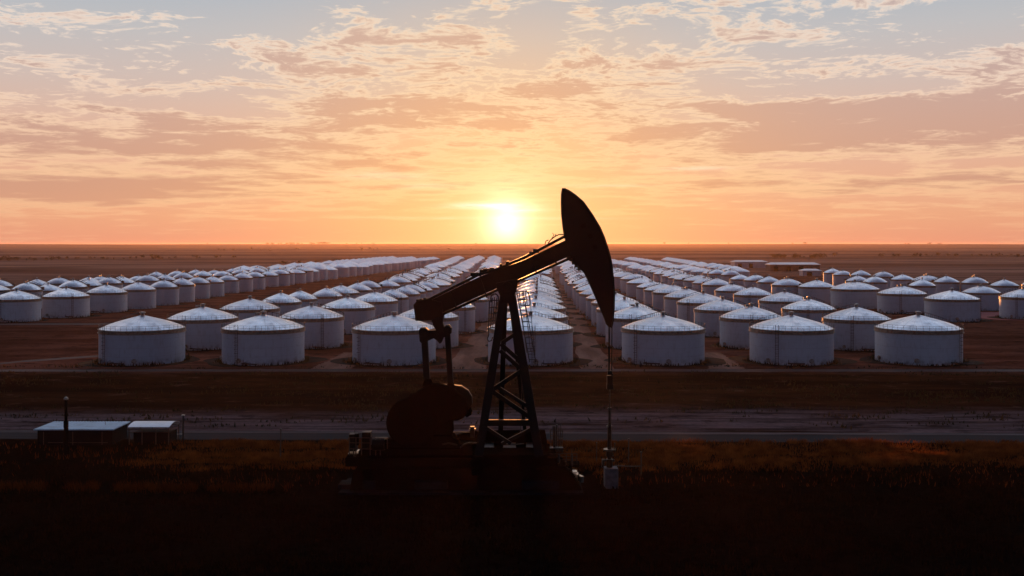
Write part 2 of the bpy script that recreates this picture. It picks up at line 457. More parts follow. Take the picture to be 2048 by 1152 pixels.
# ------------------------------------------------------------------ ground, roads
def ground_h(x, y):
    ri = sqrt(x * x + y * y)
    if ri <= 1500: return 0.0
    w_ = min(1.0, (ri - 1500) / 2500)
    h = w_ * (4.5 * mnoise.noise(Vector((x * .00035, y * .0006, 0))) + 2.0 * mnoise.noise(Vector((x * .0015, y * .0016, 3))))
    rg_ = exp(-((ri - 9000) / 2200) ** 2)
    h += rg_ * (16.0 + 4.0 * mnoise.noise(Vector((x * .00045, 9, 1))) + 1.2 * mnoise.noise(Vector((x * .004, 4, 1))))
    return min(h - w_, 22)
M['skid'] = mat('greasy_black_steel', rough=.8, fn=rust_fn((.006, .004, .003), (.010, .004, .003), 1.6))
M['skid'].node_tree.nodes['Principled BSDF'].inputs['Specular IOR Level'].default_value = 0.0
def build_ground():
    m = MB(); na = 240; radii = [0.0]
    r = 12.0
    while r < 15000: radii.append(r); r *= 1.13
    m.v.append((0, 0, 0))
    for ri in radii[1:]:
        for i in range(na):
            t = 2 * pi * i / na; x = ri * sin(t); y = ri * cos(t)
            h = ground_h(x, y)
            m.v.append((x, y, h))
    for i in range(na):
        j = (i + 1) % na
        m.f.append((0, 1 + j, 1 + i))
    for k_ in range(len(radii) - 2):
        for i in range(na):
            j = (i + 1) % na; a = 1 + k_ * na
            m.f.append((a + i, a + j, a + na + j, a + na + i))
    tag(m.build('ground', M['ground'], smooth=True), kind='structure')
build_ground()
def GY(y): return CAM_H * F / (y - HZ)            # distance of a ground point on a photo row
def GP(x, y, z=0.0):
    Y = (CAM_H - z) * F / (y - HZ); return ((x - 1024) * Y / F, Y, z)
def strip(name, pts_near, pts_far, z, material, jit=0.0, sub=60):
    """band between two polylines given in ground metres"""
    def samp(pts, t):
        x0, x1 = pts[0][0], pts[-1][0]; x = x0 + (x1 - x0) * t
        for a, b in zip(pts, pts[1:]):
            if x <= b[0] or b is pts[-1]:
                u = (x - a[0]) / (b[0] - a[0]); return (x, a[1] + (b[1] - a[1]) * u)
    m = MB()
    for i in range(sub + 1):
        t = i / sub; a = samp(pts_near, t); b = samp(pts_far, t)
        ja = jit * mnoise.noise(Vector((a[0] * .25, 1.3, z * 900))); jb = jit * mnoise.noise(Vector((b[0] * .25, 7.3, z * 900)))
        m.v += [(a[0], a[1] + ja, z), (b[0], b[1] + jb, z)]
    for i in range(sub): m.f.append((2 * i, 2 * i + 2, 2 * i + 3, 2 * i + 1))
    return tag(m.build(name, material), kind='structure')
W = 130
strip('road_edge', [(-W, 107.3), (0, 105.2), (W, 103.2)], [(-W, 108.2), (0, 106.2), (W, 104.0)], 0.010, M['chalk'], .15, 200)
strip('road', [(-W, 103.8), (0, 101.3), (W, 98.0)], [(-W, 107.2), (0, 105.1), (W, 103.1)], 0.008, M['asphalt'], .25, 120)
strip('dirt_track', [(-200, 155.0), (-60, 156.2), (60, 156.2), (200, 155.5)], [(-200, 157.0), (-60, 158.9), (60, 159.2), (200, 158.0)], 0.004, M['track'], .6, 200)
strip('side_track', [(-260, 243), (-102, 246), (-78, 246)], [(-260, 248.5), (-102, 251), (-78, 250)], 0.004, M['track'], .8, 60)
strip('red_earth_patch', [(121, 286), (126, 262), (190, 240)], [(121, 290), (140, 292), (190, 285)], 0.008, M['redearth'], .8, 20)
def lane(name, pts, z):
    m = MB(); n = 60; vs = []
    for i in range(n + 1):
        t = i / n * (len(pts) - 1); k_ = min(int(t), len(pts) - 2); u = t - k_
        a = [pts[k_][j] * (1 - u) + pts[k_ + 1][j] * u for j in range(3)]
        j1 = .6 * mnoise.noise(Vector((i * .6, 1, z * 900))); j2 = .6 * mnoise.noise(Vector((i * .6, 5, z * 900)))
        m.v += [(a[0] + j1, a[2], z), (a[1] + j2, a[2], z)]
    for i in range(n): m.f.append((2 * i, 2 * i + 1, 2 * i + 3, 2 * i + 2))
    tag(m.build(name, M['aisle']), kind='structure')
def lp3(xl, xr, y): Y = GY(y); return ((xl - 1024) * Y / F, (xr - 1024) * Y / F, Y)
lane('yard_lane', [lp3(1160, 1232, 738), lp3(1150, 1196, 690), lp3(1140, 1172, 640), lp3(1126, 1147, 600), lp3(1112, 1126, 565), lp3(1104, 1113, 540), lp3(1099, 1104, 525)], .0060)
lane('yard_lane', [lp3(890, 972, 738), lp3(920, 985, 700), lp3(962, 998, 650), lp3(982, 1008, 610)], .0066)
lane('yard_lane', [lp3(622, 700, 738), lp3(688, 740, 705)], .0072)
lane('yard_lane', [lp3(1418, 1492, 738), lp3(1405, 1440, 705)], .0078)
strip('path', [(-93, 152), (-83, 168), (-72, 177)], [(-93, 155), (-83, 172), (-72, 181)], 0.006, M['track'], .6, 20)

# ------------------------------------------------------------------ tanks
TH = 5.6; TR = 6.7; CONE = 2.25
def roof_z(q, dome=0):      # q = r/R
    # rounded shoulder, then a straight cone with a little peak
    t = 1 - q
    if dome: return CONE * .94 * (0.42 * t + 0.58 * (1 - q ** 2.6))
    return CONE * (0.80 * t + 0.20 * (1 - q ** 5))
def tank_proto(level, style=0):
    root = empty('storage_tank', (0, -500, 0), 'white storage tank', 'storage tank', 'white storage tanks of the tank farm')
    seg = 72 if level == 0 else 40
    MB().lathe([(TR, 0.0), (TR, 0.6), (TR, 2.8), (TR, TH - 0.02)], seg).build('shell', M['shell'], root, True)
    prof = [(TR * 1.012, TH + 0.02)] + [(TR * 1.0 * q, TH + 0.02 + roof_z(q, level and style)) for q in (0.995, .97, .93, .86, .76, .64, .5, .36, .22, .1, .04)] + [(0.02, TH + 0.03 + CONE * (.95 if level and style else 1))]
    MB().lathe(prof, seg).build('roof', M['roof'], root, True)
    if level <= 1:
        MB().lathe([(TR + .01, TH - .62), (TR + .20, TH - .60), (TR + .20, TH - .50), (TR + .09, TH - .48), (TR + .09, TH - .02),
                    (TR + .16, TH), (TR + .16, TH + .06), (TR - .05, TH + .08)], seg).build('wind_girder', M['girder'], root)
        v = MB().lathe([(.32, 0), (.32, .35), (.5, .38), (.46, .52), (0.01, .62)], 10, (0, 0, TH + CONE - .02))
        if style == 1:
            v.box((-.9, -.1, TH + CONE + .05), (.9, .5, .35)); v.tube([(-1.5, 0, TH + CONE - .2), (-1.5, 0, TH + CONE + .3)], .07)
        v.useuv = False
        v.build('roof_vent', M['fitting'], root)
    if level == 1:
        wk = MB(); t = radians({0: 300, 1: 70}[style]); ex, ey = sin(t), cos(t); prev = None
        for i in range(6):
            q = 1.0 - i / 5 * .85; z = TH + roof_z(q, style) + .05; x, y = ex * TR * q, ey * TR * q
            wk.tube([(x, y, z), (x, y, z + .7)], .05, 4); cur = (x, y, z + .7)
            if prev: wk.tube([prev, cur], .05, 4); wk.tube([(prev[0], prev[1], prev[2] - .6), (x, y, z + .1)], .12, 4)
            prev = cur
        wk.box((ex * TR, ey * TR, TH + .35), (1.0, 1.0, .9))
        wk.build('walkway', M['rail'], root)
    if level == 0:
        rl = MB(); n = 44; R_ = TR + .05
        for i in range(n):
            t = 2 * pi * i / n
            x, y = R_ * sin(t), R_ * cos(t)
            rl.tube([(x, y, TH + .05), (x, y, TH + .80)], .022, 4)
        for zz in (.44, .80):
            rl.tube([(R_ * sin(2 * pi * i / 60), R_ * cos(2 * pi * i / 60), TH + zz) for i in range(60)], .016, 4, close=True)
        rl.build('railing', M['rail'], root)
        # ladder up the shell on the near side
        ang0 = {0: 215, 1: 190, 2: 140}[style]
        t = radians(ang0); lad = MB()
        ex, ey = sin(t), cos(t); tx, ty = cos(t), -sin(t)
        for s_ in (-.25, .25):
            bx_, by_ = ex * (TR + .32) + tx * s_, ey * (TR + .32) + ty * s_
            lad.tube([(bx_, by_, 0.02), (bx_, by_, TH + 1.0)], .035, 4)
        for i in range(20):
            z = .25 + i * .29
            lad.tube([(ex * (TR + .32) - tx * .25, ey * (TR + .32) - ty * .25, z), (ex * (TR + .32) + tx * .25, ey * (TR + .32) + ty * .25, z)], .022, 4)
        for i in range(8):
            z = 2.0 + i * .62
            pts = [(ex * (TR + .32 + .42 * sin(a)) + tx * .32 * cos(a), ey * (TR + .32 + .42 * sin(a)) + ty * .32 * cos(a), z) for a in [pi * q / 7 for q in range(8)]]
            lad.tube(pts, .02, 4)
        lad.build('ladder', M['rail'], root)
        # manholes and pipe stubs on the foot of the shell
        for a_deg, rr, zz in ((170, .33, .75), (228, .28, .7)):
            t = radians(a_deg + style * 17); mh = MB()
            c0 = Vector((sin(t), cos(t), 0))
            mh.tube([c0 * (TR - .05) + Vector((0, 0, zz)), c0 * (TR + .22) + Vector((0, 0, zz))], rr, 14)
            mh.tube([c0 * (TR + .22) + Vector((0, 0, zz)), c0 * (TR + .29) + Vector((0, 0, zz))], rr * 1.25, 14)
            mh.build('manhole', M['fitting'], root)
        t = radians(200 - style * 22); c0 = Vector((sin(t), cos(t), 0)); pp = MB()
        pp.tube([c0 * (TR - .1) + Vector((0, 0, .45)), c0 * (TR + 1.1) + Vector((0, 0, .45)), c0 * (TR + 1.15) + Vector((.4, 0, .45)), c0 * (TR + 1.15) + Vector((2.6, -.1, .4))], .11, 8)
        pp.tube([c0 * (TR + .7) + Vector((0, 0, .45)), c0 * (TR + .7) + Vector((0, 0, 1.0))], .05, 6)
        pp.build('pipe', M['rail'], root)
        # walkway with handrail from the rim to the peak, on the far side of the roof
        wk = MB(); t = radians({0: 300, 1: 60, 2: 75}[style]); ex, ey = sin(t), cos(t); tx, ty = cos(t), -sin(t)
        N_ = 9; prev = None
        for i in range(N_):
            q = 1 - i / (N_ - 1) * .9; z = TH + roof_z(q) + .05
            for s_ in (-.3, .3):
                x, y = ex * TR * q + tx * s_, ey * TR * q + ty * s_
                wk.tube([(x, y, z), (x, y, z + .62)], .024, 4)
            cur = [(ex * TR * q + tx * s_, ey * TR * q + ty * s_, z + .62) for s_ in (-.3, .3)]
            if prev:
                for a, b in zip(prev, cur): wk.tube([a, b], .024, 4)
            prev = cur
        wk.build('walkway', M['rail'], root)
    return root

# measured tanks: column word, left px, right px, rim row (photo)
COLS = {
 'far left block, inner row': [(-18, 84, 598), (84, 181, 592), (170, 256, 585), (240, 313, 580), (297, 359, 575), (340, 386, 571), (371, 419, 566),
        (400, 449, 563), (433, 479, 558), (465, 504, 556), (491, 529, 553), (520, 557, 549), (545, 572, 548), (556, 586, 546)],
 'far left block, second row': [(-60, 22, 581), (30, 78, 581), (70, 128, 577), (118, 168, 575), (155, 203, 569), (195, 240, 567), (228, 272, 563), (268, 314, 562),
        (308, 352, 559), (345, 388, 556), (385, 428, 552), (425, 463, 551), (462, 500, 547), (500, 530, 545)],
 'far left block, third row': [(-22, 20, 572), (50, 98, 569), (100, 150, 566), (153, 186, 566), (180, 222, 562), (222, 262, 560), (258, 296, 558), (295, 330, 554), (335, 373, 552), (372, 410, 550),
        (412, 446, 547), (450, 480, 543)],
 'leftmost column of the main block': [(197, 373, 656), (334, 478, 636), (439, 561, 617), (520, 604, 604), (566, 635, 597), (623, 683, 592), (644, 720, 585), (690, 741, 580), (711, 761, 575), (752, 798, 571), (770, 824, 564)],
 'second column of the main block': [(443, 611, 656), (557, 689, 634), (640, 751, 614), (702, 797, 602), (752, 817, 594), (783, 836, 588), (798, 847, 583), (813, 862, 578), (830, 875, 574)],
 'third column of the main block': [(704, 873, 656), (791, 918, 634), (852, 951, 614), (888, 977, 598), (915, 988, 587)],
 'fourth column of the main block': [(975, 1147, 656), (1000, 1137, 632), (1010, 1133, 616), (1018, 1128, 604), (1022, 1124, 594), (1026, 1121, 587), (1030, 1118, 580), (1033, 1115, 574), (1036, 1113, 569)],
 'fifth column of the main block': [(1242, 1410, 656), (1210, 1338, 635), (1192, 1306, 618), (1182, 1280, 605), (1171, 1256, 596), (1158, 1238, 588), (1151, 1224, 581), (1146, 1213, 575), (1143, 1204, 569)],
 'sixth column of the main block': [(1497, 1668, 656), (1438, 1568, 635), (1387, 1503, 618), (1353, 1460, 604), (1327, 1420, 593), (1304, 1388, 584), (1287, 1362, 577), (1272, 1338, 571), (1252, 1316, 563), (1242, 1300, 558)],
 'seventh column of the main block': [(1747, 1926, 656), (1643, 1783, 637), (1562, 1673, 617), (1516, 1622, 601), (1466, 1546, 589), (1429, 1500, 578), (1403, 1464, 570), (1384, 1438, 563)],
 'far right block, front row': [(1997, 2095, 594), (1847, 1961, 597), (1753, 1855, 586), (1660, 1760, 579), (1592, 1670, 573), (1544, 1612, 571), (1519, 1557, 564), (1487, 1537, 560), (1464, 1498, 556), (1443, 1480, 551), (1417, 1452, 548)],
 'far right block, second row': [(1922, 2003, 582), (1817, 1871, 571), (1726, 1774, 564), (1690, 1740, 561)],
 'far right block, back row': [(2042, 2110, 571), (1978, 2039, 570), (1918, 1976, 566), (1872, 1920, 565), (1822, 1886, 560), (1780, 1830, 557), (1743, 1790, 554), (1700, 1743, 551), (1665, 1706, 548), (1648, 1682, 545)],
}
EXT = {   # extension of a column into the distance: end px x, end rim row, spacing m
 'far left block, inner row': (872, 517.5, 15), 'far left block, second row': (830, 516.5, 17), 'far left block, third row': (790, 516, 19),
 'leftmost column of the main block': (918, 515.5, 17), 'second column of the main block': (958, 515, 18), 'third column of the main block': (990, 514.5, 19),
 'fourth column of the main block': (1080, 516, 19), 'fifth column of the main block': (1118, 516, 17), 'sixth column of the main block': (1150, 516, 18),
 'seventh column of the main block': (1190, 516, 18), 'far right block, front row': (1262, 518, 17)}
RZ = CAM_H - TH
tanks = []      # X, Y, R, column, index, measured
def rim_to_Y(yr): return RZ * F / (yr - HZ)
for cname, lst in COLS.items():
    pts = []
    for (xl, xr, yr) in lst:
        Y = rim_to_Y(yr); Rr = (xr - xl) / 2 * Y / F * cos(math.atan(((xl + xr) / 2 - 1024) / F)) * .985
        pts.append([((xl + xr) / 2 - 1024) * Y / F, Y, min(max(Rr, 4.4), 7.9)])
    if cname in EXT:
        xe, ye, sp = EXT[cname]; Y1 = rim_to_Y(ye); X1 = (xe - 1024) * Y1 / F
        X0, Y0, _ = pts[-1]; Ycur = Y0
        while True:
            Ycur += sp * random.uniform(.93, 1.1)
            if Ycur > Y1: break
            t = (Ycur - Y0) / (Y1 - Y0)
            if random.random() < .07: continue
            pts.append([X0 + (X1 - X0) * t + random.uniform(-1.3, 1.3), Ycur, random.uniform(5.2, 6.9)])
    for i, p in enumerate(pts): tanks.append(p + [cname, i, i < len(lst)])
# a further outer row on the right, tight little tanks seen end on
X0, Y0 = (1470 - 1024) * 520 / F, 520; X1, Y1 = (1330 - 1024) * 900 / F, 900
i = 0; Yc = 520
while Yc < 900:
    t = (Yc - Y0) / (Y1 - Y0); tanks.append([X0 + (X1 - X0) * t + 2, Yc, 5.6, 'outermost row on the right', i, False]); i += 1; Yc += 13.5
# keep neighbours from running into each other: shrink or push back along y
tanks.sort(key=lambda t: t[1])
for it in range(60):
    for a in range(len(tanks)):
        for b in range(a + 1, len(tanks)):
            A, B = tanks[a], tanks[b]
            if abs(B[1] - A[1]) > 17: 
                if B[1] - A[1] > 40: break
                continue
            dxx, dyy = B[0] - A[0], B[1] - A[1]; d = sqrt(dxx * dxx + dyy * dyy) or .01; need = A[2] + B[2] + .7
            if d < need:
                e = (need - d) * .5
                wa = .15 if (A[5] and A[4] < 3 and A[1] < 230) else 1.0; wb = .15 if (B[5] and B[4] < 3 and B[1] < 230) else 1.0
                sgn = 1 if dyy >= 0 else -1
                A[1] -= sgn * e * .5 * wa; B[1] += sgn * e * .8 * wb
                A[0] -= dxx / d * e * .25 * wa; B[0] += dxx / d * e * .25 * wb
                if not A[5] or A[1] > 240: A[2] = max(4.6, A[2] - e * .12)
                if not B[5] or B[1] > 240: B[2] = max(4.6, B[2] - e * .12)
tanks.sort(key=lambda t: t[1])
keep = []
for T in tanks:
    ok = True
    for K in keep[-60:]:
        if (T[0] - K[0]) ** 2 + (T[1] - K[1]) ** 2 < (T[2] + K[2]) ** 2 * .93: ok = False; break
    if ok: keep.append(T)
tanks = keep
print('tanks', len(tanks))
ORD = ['first', 'second', 'third', 'fourth', 'fifth', 'sixth', 'seventh', 'eighth', 'ninth', 'tenth', 'eleventh', 'twelfth', 'thirteenth', 'fourteenth',
       'fifteenth', 'sixteenth', 'seventeenth', 'eighteenth', 'nineteenth']
TENS = {2: 'twent', 3: 'thirt', 4: 'fort', 5: 'fift', 6: 'sixt'}
def ordw(n):
    if n < 19: return ORD[n]
    q, r = divmod(n + 1, 10)
    return TENS[q] + 'ieth' if r == 0 else TENS[q] + 'y-' + ORD[r - 1]
protos = {(0, s): tank_proto(0, s) for s in range(3)}
protos[(1, 0)] = tank_proto(1, 0); protos[(1, 1)] = tank_proto(1, 1); protos[(2, 0)] = tank_proto(2, 0); protos[(2, 1)] = tank_proto(2, 1)
used = set()
cnt = {}
rest = []
FRONT = ['white tank at the left end of the front row, tall caged ladder on its shell',
         'white tank with a shiny peak vent, second from the left in the front row',
         'white tank behind the pitman arms, third from the left in the front row',
         'white tank right behind the pumpjack tower, middle of the front row',
         'white tank just right of the hanging bridle cables, in the front row',
         'bluish white tank, second from the right in the front row',
         'bluish white tank at the right end of the front row']
front_i = sorted([T for T in tanks if T[5] and T[4] == 0 and T[1] < 185 and 'main' in T[3]], key=lambda t: t[0])
shown = []
for idx, T in enumerate(tanks):
    X, Y, R_, cn, ci, meas = T
    px = 1024 + X * F / Y
    if idx >= 300: rest.append(T); continue
    n = cnt.get(cn, 0); cnt[cn] = n + 1
    if Y < 300: key = (0, (n + len(cn)) % 3)
    elif Y < 520: key = (1, (n + len(cn)) % 2)
    else: key = (2, n % 2)
    p = protos[key]
    if key in used: o = copy_tree(p)
    else: o = p; used.add(key)
    if T in front_i: lab = FRONT[front_i.index(T)]
    elif 'block' in cn and 'main' not in cn:
        lab = 'pale cone-roofed tank, %s from the %s in the %s' % (ordw(n), 'near end' , cn)
    elif 'outermost' in cn:
        lab = 'small distant tank, %s from the near end of the %s' % (ordw(n), cn)
    else:
        lab = 'pale cone-roofed tank, %s from the front in the %s' % (ordw(n), cn)
    o['label'] = lab
    o.location = (X, Y, 0); s_ = R_ / TR
    o.scale = (s_, s_, random.uniform(.90, 1.06) if Y > 300 else random.uniform(.985, 1.015)); o.rotation_euler = (0, 0, random.uniform(-.25, .25))
# the tanks farther off than the nearest 300
def far_mesh(name, part, material):
    m = MB()
    for (X, Y, R_, cn, ci, me_) in rest:
        if part == 'shell': m.lathe([(R_, 0), (R_, TH)], 20, (X, Y, 0))
        else: m.lathe([(R_ * 1.012, TH + .02)] + [(R_ * q, TH + .02 + roof_z(q)) for q in (.97, .86, .6, .3)] + [(.02, TH + CONE)], 20, (X, Y, 0))
    return m.build(name, material, None, True)
ft = far_mesh('distant_tanks', 'shell', M['shell'])
tag(ft, 'farthest pale storage tanks packed together where the columns meet below the sun', 'storage tanks', None, 'stuff')
fr = far_mesh('roof', 'roof', M['roof']); fr.parent = ft; fr['kind'] = 'stuff'

# dark trampled soil ring round each near tank
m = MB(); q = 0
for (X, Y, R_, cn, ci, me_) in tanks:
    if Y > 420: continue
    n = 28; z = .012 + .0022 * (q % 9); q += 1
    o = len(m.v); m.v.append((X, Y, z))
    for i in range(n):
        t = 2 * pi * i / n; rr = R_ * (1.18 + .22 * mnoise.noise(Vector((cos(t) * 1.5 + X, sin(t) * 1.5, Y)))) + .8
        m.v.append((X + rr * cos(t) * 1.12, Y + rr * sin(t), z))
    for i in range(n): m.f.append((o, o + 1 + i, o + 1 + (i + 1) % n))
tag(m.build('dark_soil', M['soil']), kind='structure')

# ------------------------------------------------------------------ low sheds in the distance on the right
def long_shed(xl, xr, yroof_top, yeave, ybase, label, depth, mat_wall):
    Y = GY(ybase); x0 = (xl - 1024) * Y / F; x1 = (xr - 1024) * Y / F; h = CAM_H - (yeave - HZ) * Y / F
    root = empty('warehouse', ((x0 + x1) / 2, Y, 0), label, 'warehouse')
    w = x1 - x0
    MB().box((0, depth / 2, h / 2), (w, depth, h)).build('wall', mat_wall, root)
    rz = h + max(.6, (yeave - yroof_top) * Y / F * .8)
    m = MB(); e = .5
    vs = [(-w / 2 - e, -e, h + .01), (w / 2 + e, -e, h + .01), (w / 2 + e, depth + e, h + .01), (-w / 2 - e, depth + e, h + .01),
          (-w / 2 + 2, depth / 2, rz), (w / 2 - 2, depth / 2, rz)]
    vs += [(x, y, z - .25) for (x, y, z) in vs[:4]]
    m.add(vs, [(0, 1, 5, 4), (2, 3, 4, 5), (1, 2, 5), (3, 0, 4), (0, 6, 7, 1), (1, 7, 8, 2), (2, 8, 9, 3), (3, 9, 6, 0), (6, 9, 8, 7)])
    m.build('roof', M['sheetroof2'], root)
    for i in range(max(2, int(w / 9))):
        x = -w / 2 + 4 + i * 9
        if x < w / 2 - 2: MB().box((x, -.02, h * .36), (3.2, .12, h * .7)).build('door', M['wood'], root)
M['sheetroof2'] = mat('pale_sheet_roof', rough=.4, metal=.4, fn=rust_fn((.72, .70, .74), (.6, .56, .58), .2))
M['brownwall'] = mat('brown_wall', rough=.8, fn=rust_fn((.16, .09, .07), (.11, .06, .05), .4))
M['palewall'] = mat('pale_wall', rough=.7, fn=rust_fn((.55, .50, .52), (.45, .40, .42), .4))
long_shed(1470, 1534, 520, 523.5, 536, 'pale-roofed warehouse on the right plain, left of the longest one', 16, M['palewall'])
long_shed(1541, 1640, 524, 529, 543, 'longest low warehouse on the right plain, brown wall under a pale roof', 14, M['brownwall'])
long_shed(1606, 1642, 537, 541, 552, 'small white box warehouse beside the rounded tanks on the right plain', 8, M['palewall'])

# ------------------------------------------------------------------ trees on the plain
def tree_proto(seed, spread):
    rs = random.Random(seed)
    root = empty('plain_tree', (0, -600, 0), 'tree', 'tree', 'small trees far out on the plain')
    tr = MB(); tr.tube([(0, 0, 0), (.1, 0, 1.2), (0, .1, 2.4)], [.22, .16, .08], 6)
    for i in range(5):
        a = rs.uniform(0, 6.28); tr.tube([(0, 0, 1.0 + i * .25), (cos(a) * 1.1 * spread, sin(a) * 1.1, 2.2 + i * .25)], [.09, .04], 4)
    tr.build('trunk', M['bark'], root)
    m = MB()
    cl = [(rs.gauss(0, .95 * spread), rs.gauss(0, .9), 2.5 + rs.uniform(-.9, 1.3), rs.uniform(.5, 1.0)) for _ in range(11)]
    for (cx, cy, cz, cr) in cl:
        for _ in range(55):
            v = Vector((rs.gauss(0, 1), rs.gauss(0, 1), rs.gauss(0, .8))).normalized() * cr * rs.uniform(.5, 1)
            p = Vector((cx, cy, cz)) + v; a = Vector((rs.gauss(0, 1), rs.gauss(0, 1), rs.gauss(0, 1))).normalized() * rs.uniform(.12, .26)
            b = a.cross(Vector((rs.gauss(0, 1), rs.gauss(0, 1), rs.gauss(0, 1))).normalized())
            m.add([p - a, p + b, p + a, p - b], [(0, 1, 2, 3)])
    m.build('crown', M['leaf'], root)
    return root
tp = [tree_proto(11, 1.0), tree_proto(12, 1.6), tree_proto(13, 1.3)]
tused = [False] * 3
def put_tree(px, py, s_, label, group):
    k_ = random.randrange(3)
    o = copy_tree(tp[k_]) if tused[k_] else tp[k_]; tused[k_] = True
    x, y, _ = GP(px, py); o.location = (x, y, 0); o.scale = (s_ * random.uniform(1, 1.5), s_, s_ * random.uniform(.8, 1.2)); o.rotation_euler = (0, 0, random.uniform(0, 6))
    o['label'] = label; o['group'] = group; return o
rt = random.Random(5)
for i in range(46):
    px = rt.uniform(0, 330) if i < 36 else rt.uniform(330, 470); put_tree(px, 522 - px * .014 + rt.uniform(-2.0, 1.2), rt.uniform(.6, 1.25), 'dark bushy tree in the tree line on the left plain beyond the tanks', 'trees of the left tree line')
for i in range(26):
    px = rt.gauss(1590, 34); put_tree(px, 515.5 + rt.uniform(-2, 2.5), rt.uniform(.8, 1.6), 'dark tree in the clump beyond the warehouses on the right', 'trees of the clump beyond the warehouses')
for i in range(44):
    px = rt.uniform(1755, 2048); put_tree(px, 513 + rt.uniform(-2, 1.2), rt.uniform(.6, 1.3), 'small dark tree in the tree line on the far right plain', 'trees of the right tree line')
for i in range(16):
    px = rt.uniform(350, 1000); put_tree(px, 500 + rt.uniform(-2, 3), rt.uniform(1.0, 2.0), 'hazy lone tree on the plain between the left tanks and the horizon', 'lone trees on the middle plain')
for i in range(12):
    px = rt.uniform(560, 680); put_tree(px, 529 - (px - 560) * .045, rt.uniform(.5, .9), 'low bush tree along the outer edge of the left tank block', 'bush trees beside the left tank block')

for i in range(46):
    px = rt.choice([rt.gauss(620, 60), rt.uniform(330, 980), rt.gauss(560, 30), rt.uniform(1220, 1900)])
    o = put_tree(px, 500, rt.uniform(2.2, 3.8), 'tiny hazy tree standing on the skyline ridge', 'trees on the skyline')
    Y = 8700 + rt.uniform(-300, 300); X = (px - 1024) * Y / F; o.location = (X, Y, ground_h(X, Y) - .4); o.scale[0] *= rt.uniform(1, 3)

# ------------------------------------------------------------------ weeds at the feet of the near tanks, dry grass
def tufts(name, pts, material, label, hmin, hmax, width, cat):
    vs = []; fs = []
    rr = random.Random(3)
    for (x, y, h) in pts:
        a = rr.uniform(0, pi); w_ = width * rr.uniform(.6, 1.4); hh = h * rr.uniform(hmin, hmax)
        lx, ly = rr.gauss(0, .25) * hh, rr.gauss(0, .25) * hh; ca, sa = cos(a) * w_, sin(a) * w_
        n = len(vs)
        vs += [(x - ca, y - sa, 0), (x + ca, y + sa, 0), (x + lx * .5 + ca * .6, y + ly * .5 + sa * .6, hh * .6), (x + lx, y + ly, hh)]
        fs += [(n, n + 1, n + 2), (n, n + 2, n + 3)]
    me = bpy.data.meshes.new(name); me.from_pydata(vs, [], fs); me.materials.append(material)
    o = bpy.data.objects.new(name, me); COL.objects.link(o)
    return tag(o, label, cat, None, 'stuff')
rg = random.Random(21)
pts = []
while len(pts) < 90000:
    y = rg.uniform(82, 100.6); x = rg.uniform(-y * .54, y * .54)
    n_ = mnoise.noise(Vector((x * .16, y * .40, 0))) + .7 * mnoise.noise(Vector((x * .55, y * 1.1, 4)))
    edge = 87.8 + 3.2 * mnoise.noise(Vector((x * .06, 0, 7))) + 1.2 * mnoise.noise(Vector((x * .35, 0, 3)))
    if rg.random() > max(.02, min(1, (y - edge) / 2.5 + .1)): continue
    if n_ < .06 and rg.random() > .12: continue
    if abs(x + 4) < 11 and y < 87.5: continue
    if x < -26 and rg.random() > max(.02, (x + 36) / 10 ): continue
    pts.append((x, y, .30 + .2 * max(0, n_)))
tufts('dry_grass', pts, M['grass'], 'dry orange-brown grass in a band behind the pumpjack, in front of the road', .6, 1.5, .026, 'grass')
pts = []
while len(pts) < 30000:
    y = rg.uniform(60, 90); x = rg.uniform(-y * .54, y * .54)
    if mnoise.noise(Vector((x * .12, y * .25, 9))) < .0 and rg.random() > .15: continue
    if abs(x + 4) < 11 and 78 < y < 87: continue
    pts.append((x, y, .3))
tufts('shaded_grass', pts, M['shadegrass'], 'tufts of grass, shade put into their near-black colour, covering the foreground slope before the pumpjack', .6, 1.8, .05, 'grass')
pts = []
while len(pts) < 2600:   # a lighter broken line of grass on the left
    x = rg.uniform(-46, -18); y = 81.5 + (x + 46) * -.02 + rg.gauss(0, .5)
    if mnoise.noise(Vector((x * .5, 3, 9))) < -.25: continue
    pts.append((x, y, .55))
M['redgrass'] = mat('reddish_grass', rough=.8, fn=leaf_fn((.06, .014, .005), (.10, .026, .008), .5))
M['redgrass'].node_tree.nodes['Principled BSDF'].inputs['Specular IOR Level'].default_value = 0.0
tufts('reddish_grass', pts, M['redgrass'], 'thin reddish line of taller grass in the dark left foreground', .6, 1.4, .03, 'grass')
pts = []
rs_ = random.Random(77)
for i in range(620):
    Y = 104 + 60 * rs_.random() ** .9; X = rs_.uniform(-Y * .54, Y * .54)
    if mnoise.noise(Vector((X * .03, Y * .12, 2))) < -.05 and rs_.random() > .3: continue
    if 97 < Y < 108.5 or 155 < Y < 160: continue
    w_ = rs_.uniform(.3, 2.2)
    for q in range(int(14 * w_)): pts.append((X + rs_.gauss(0, w_), Y + rs_.gauss(0, w_ * .35), rs_.uniform(.15, .5)))
tufts('scrub', pts, M['leaf'], 'scattered low dark scrub on the bare ground between the road and the tanks', .5, 1.3, .09, 'scrub')
pts = []
for (X, Y, R_, cn, ci, me_) in tanks:
    if Y > 300: continue
    for i in range(420 if Y < 200 else 180):
        t = rg.uniform(0, 2 * pi); 
        if mnoise.noise(Vector((cos(t) * 2 + X, sin(t) * 2, 1))) < 0 and rg.random() > .3: continue
        rr = R_ + abs(rg.gauss(.25, .5)) + .1
        pts.append((X + rr * cos(t), Y + rr * sin(t), .42 + .5 * max(0, mnoise.noise(Vector((cos(t) * 4 + X, sin(t) * 4, 5))))))
tufts('weeds', pts, M['leaf'], 'dark weeds and scrub growing round the feet of the nearer tanks', .5, 1.5, .10, 'weeds')

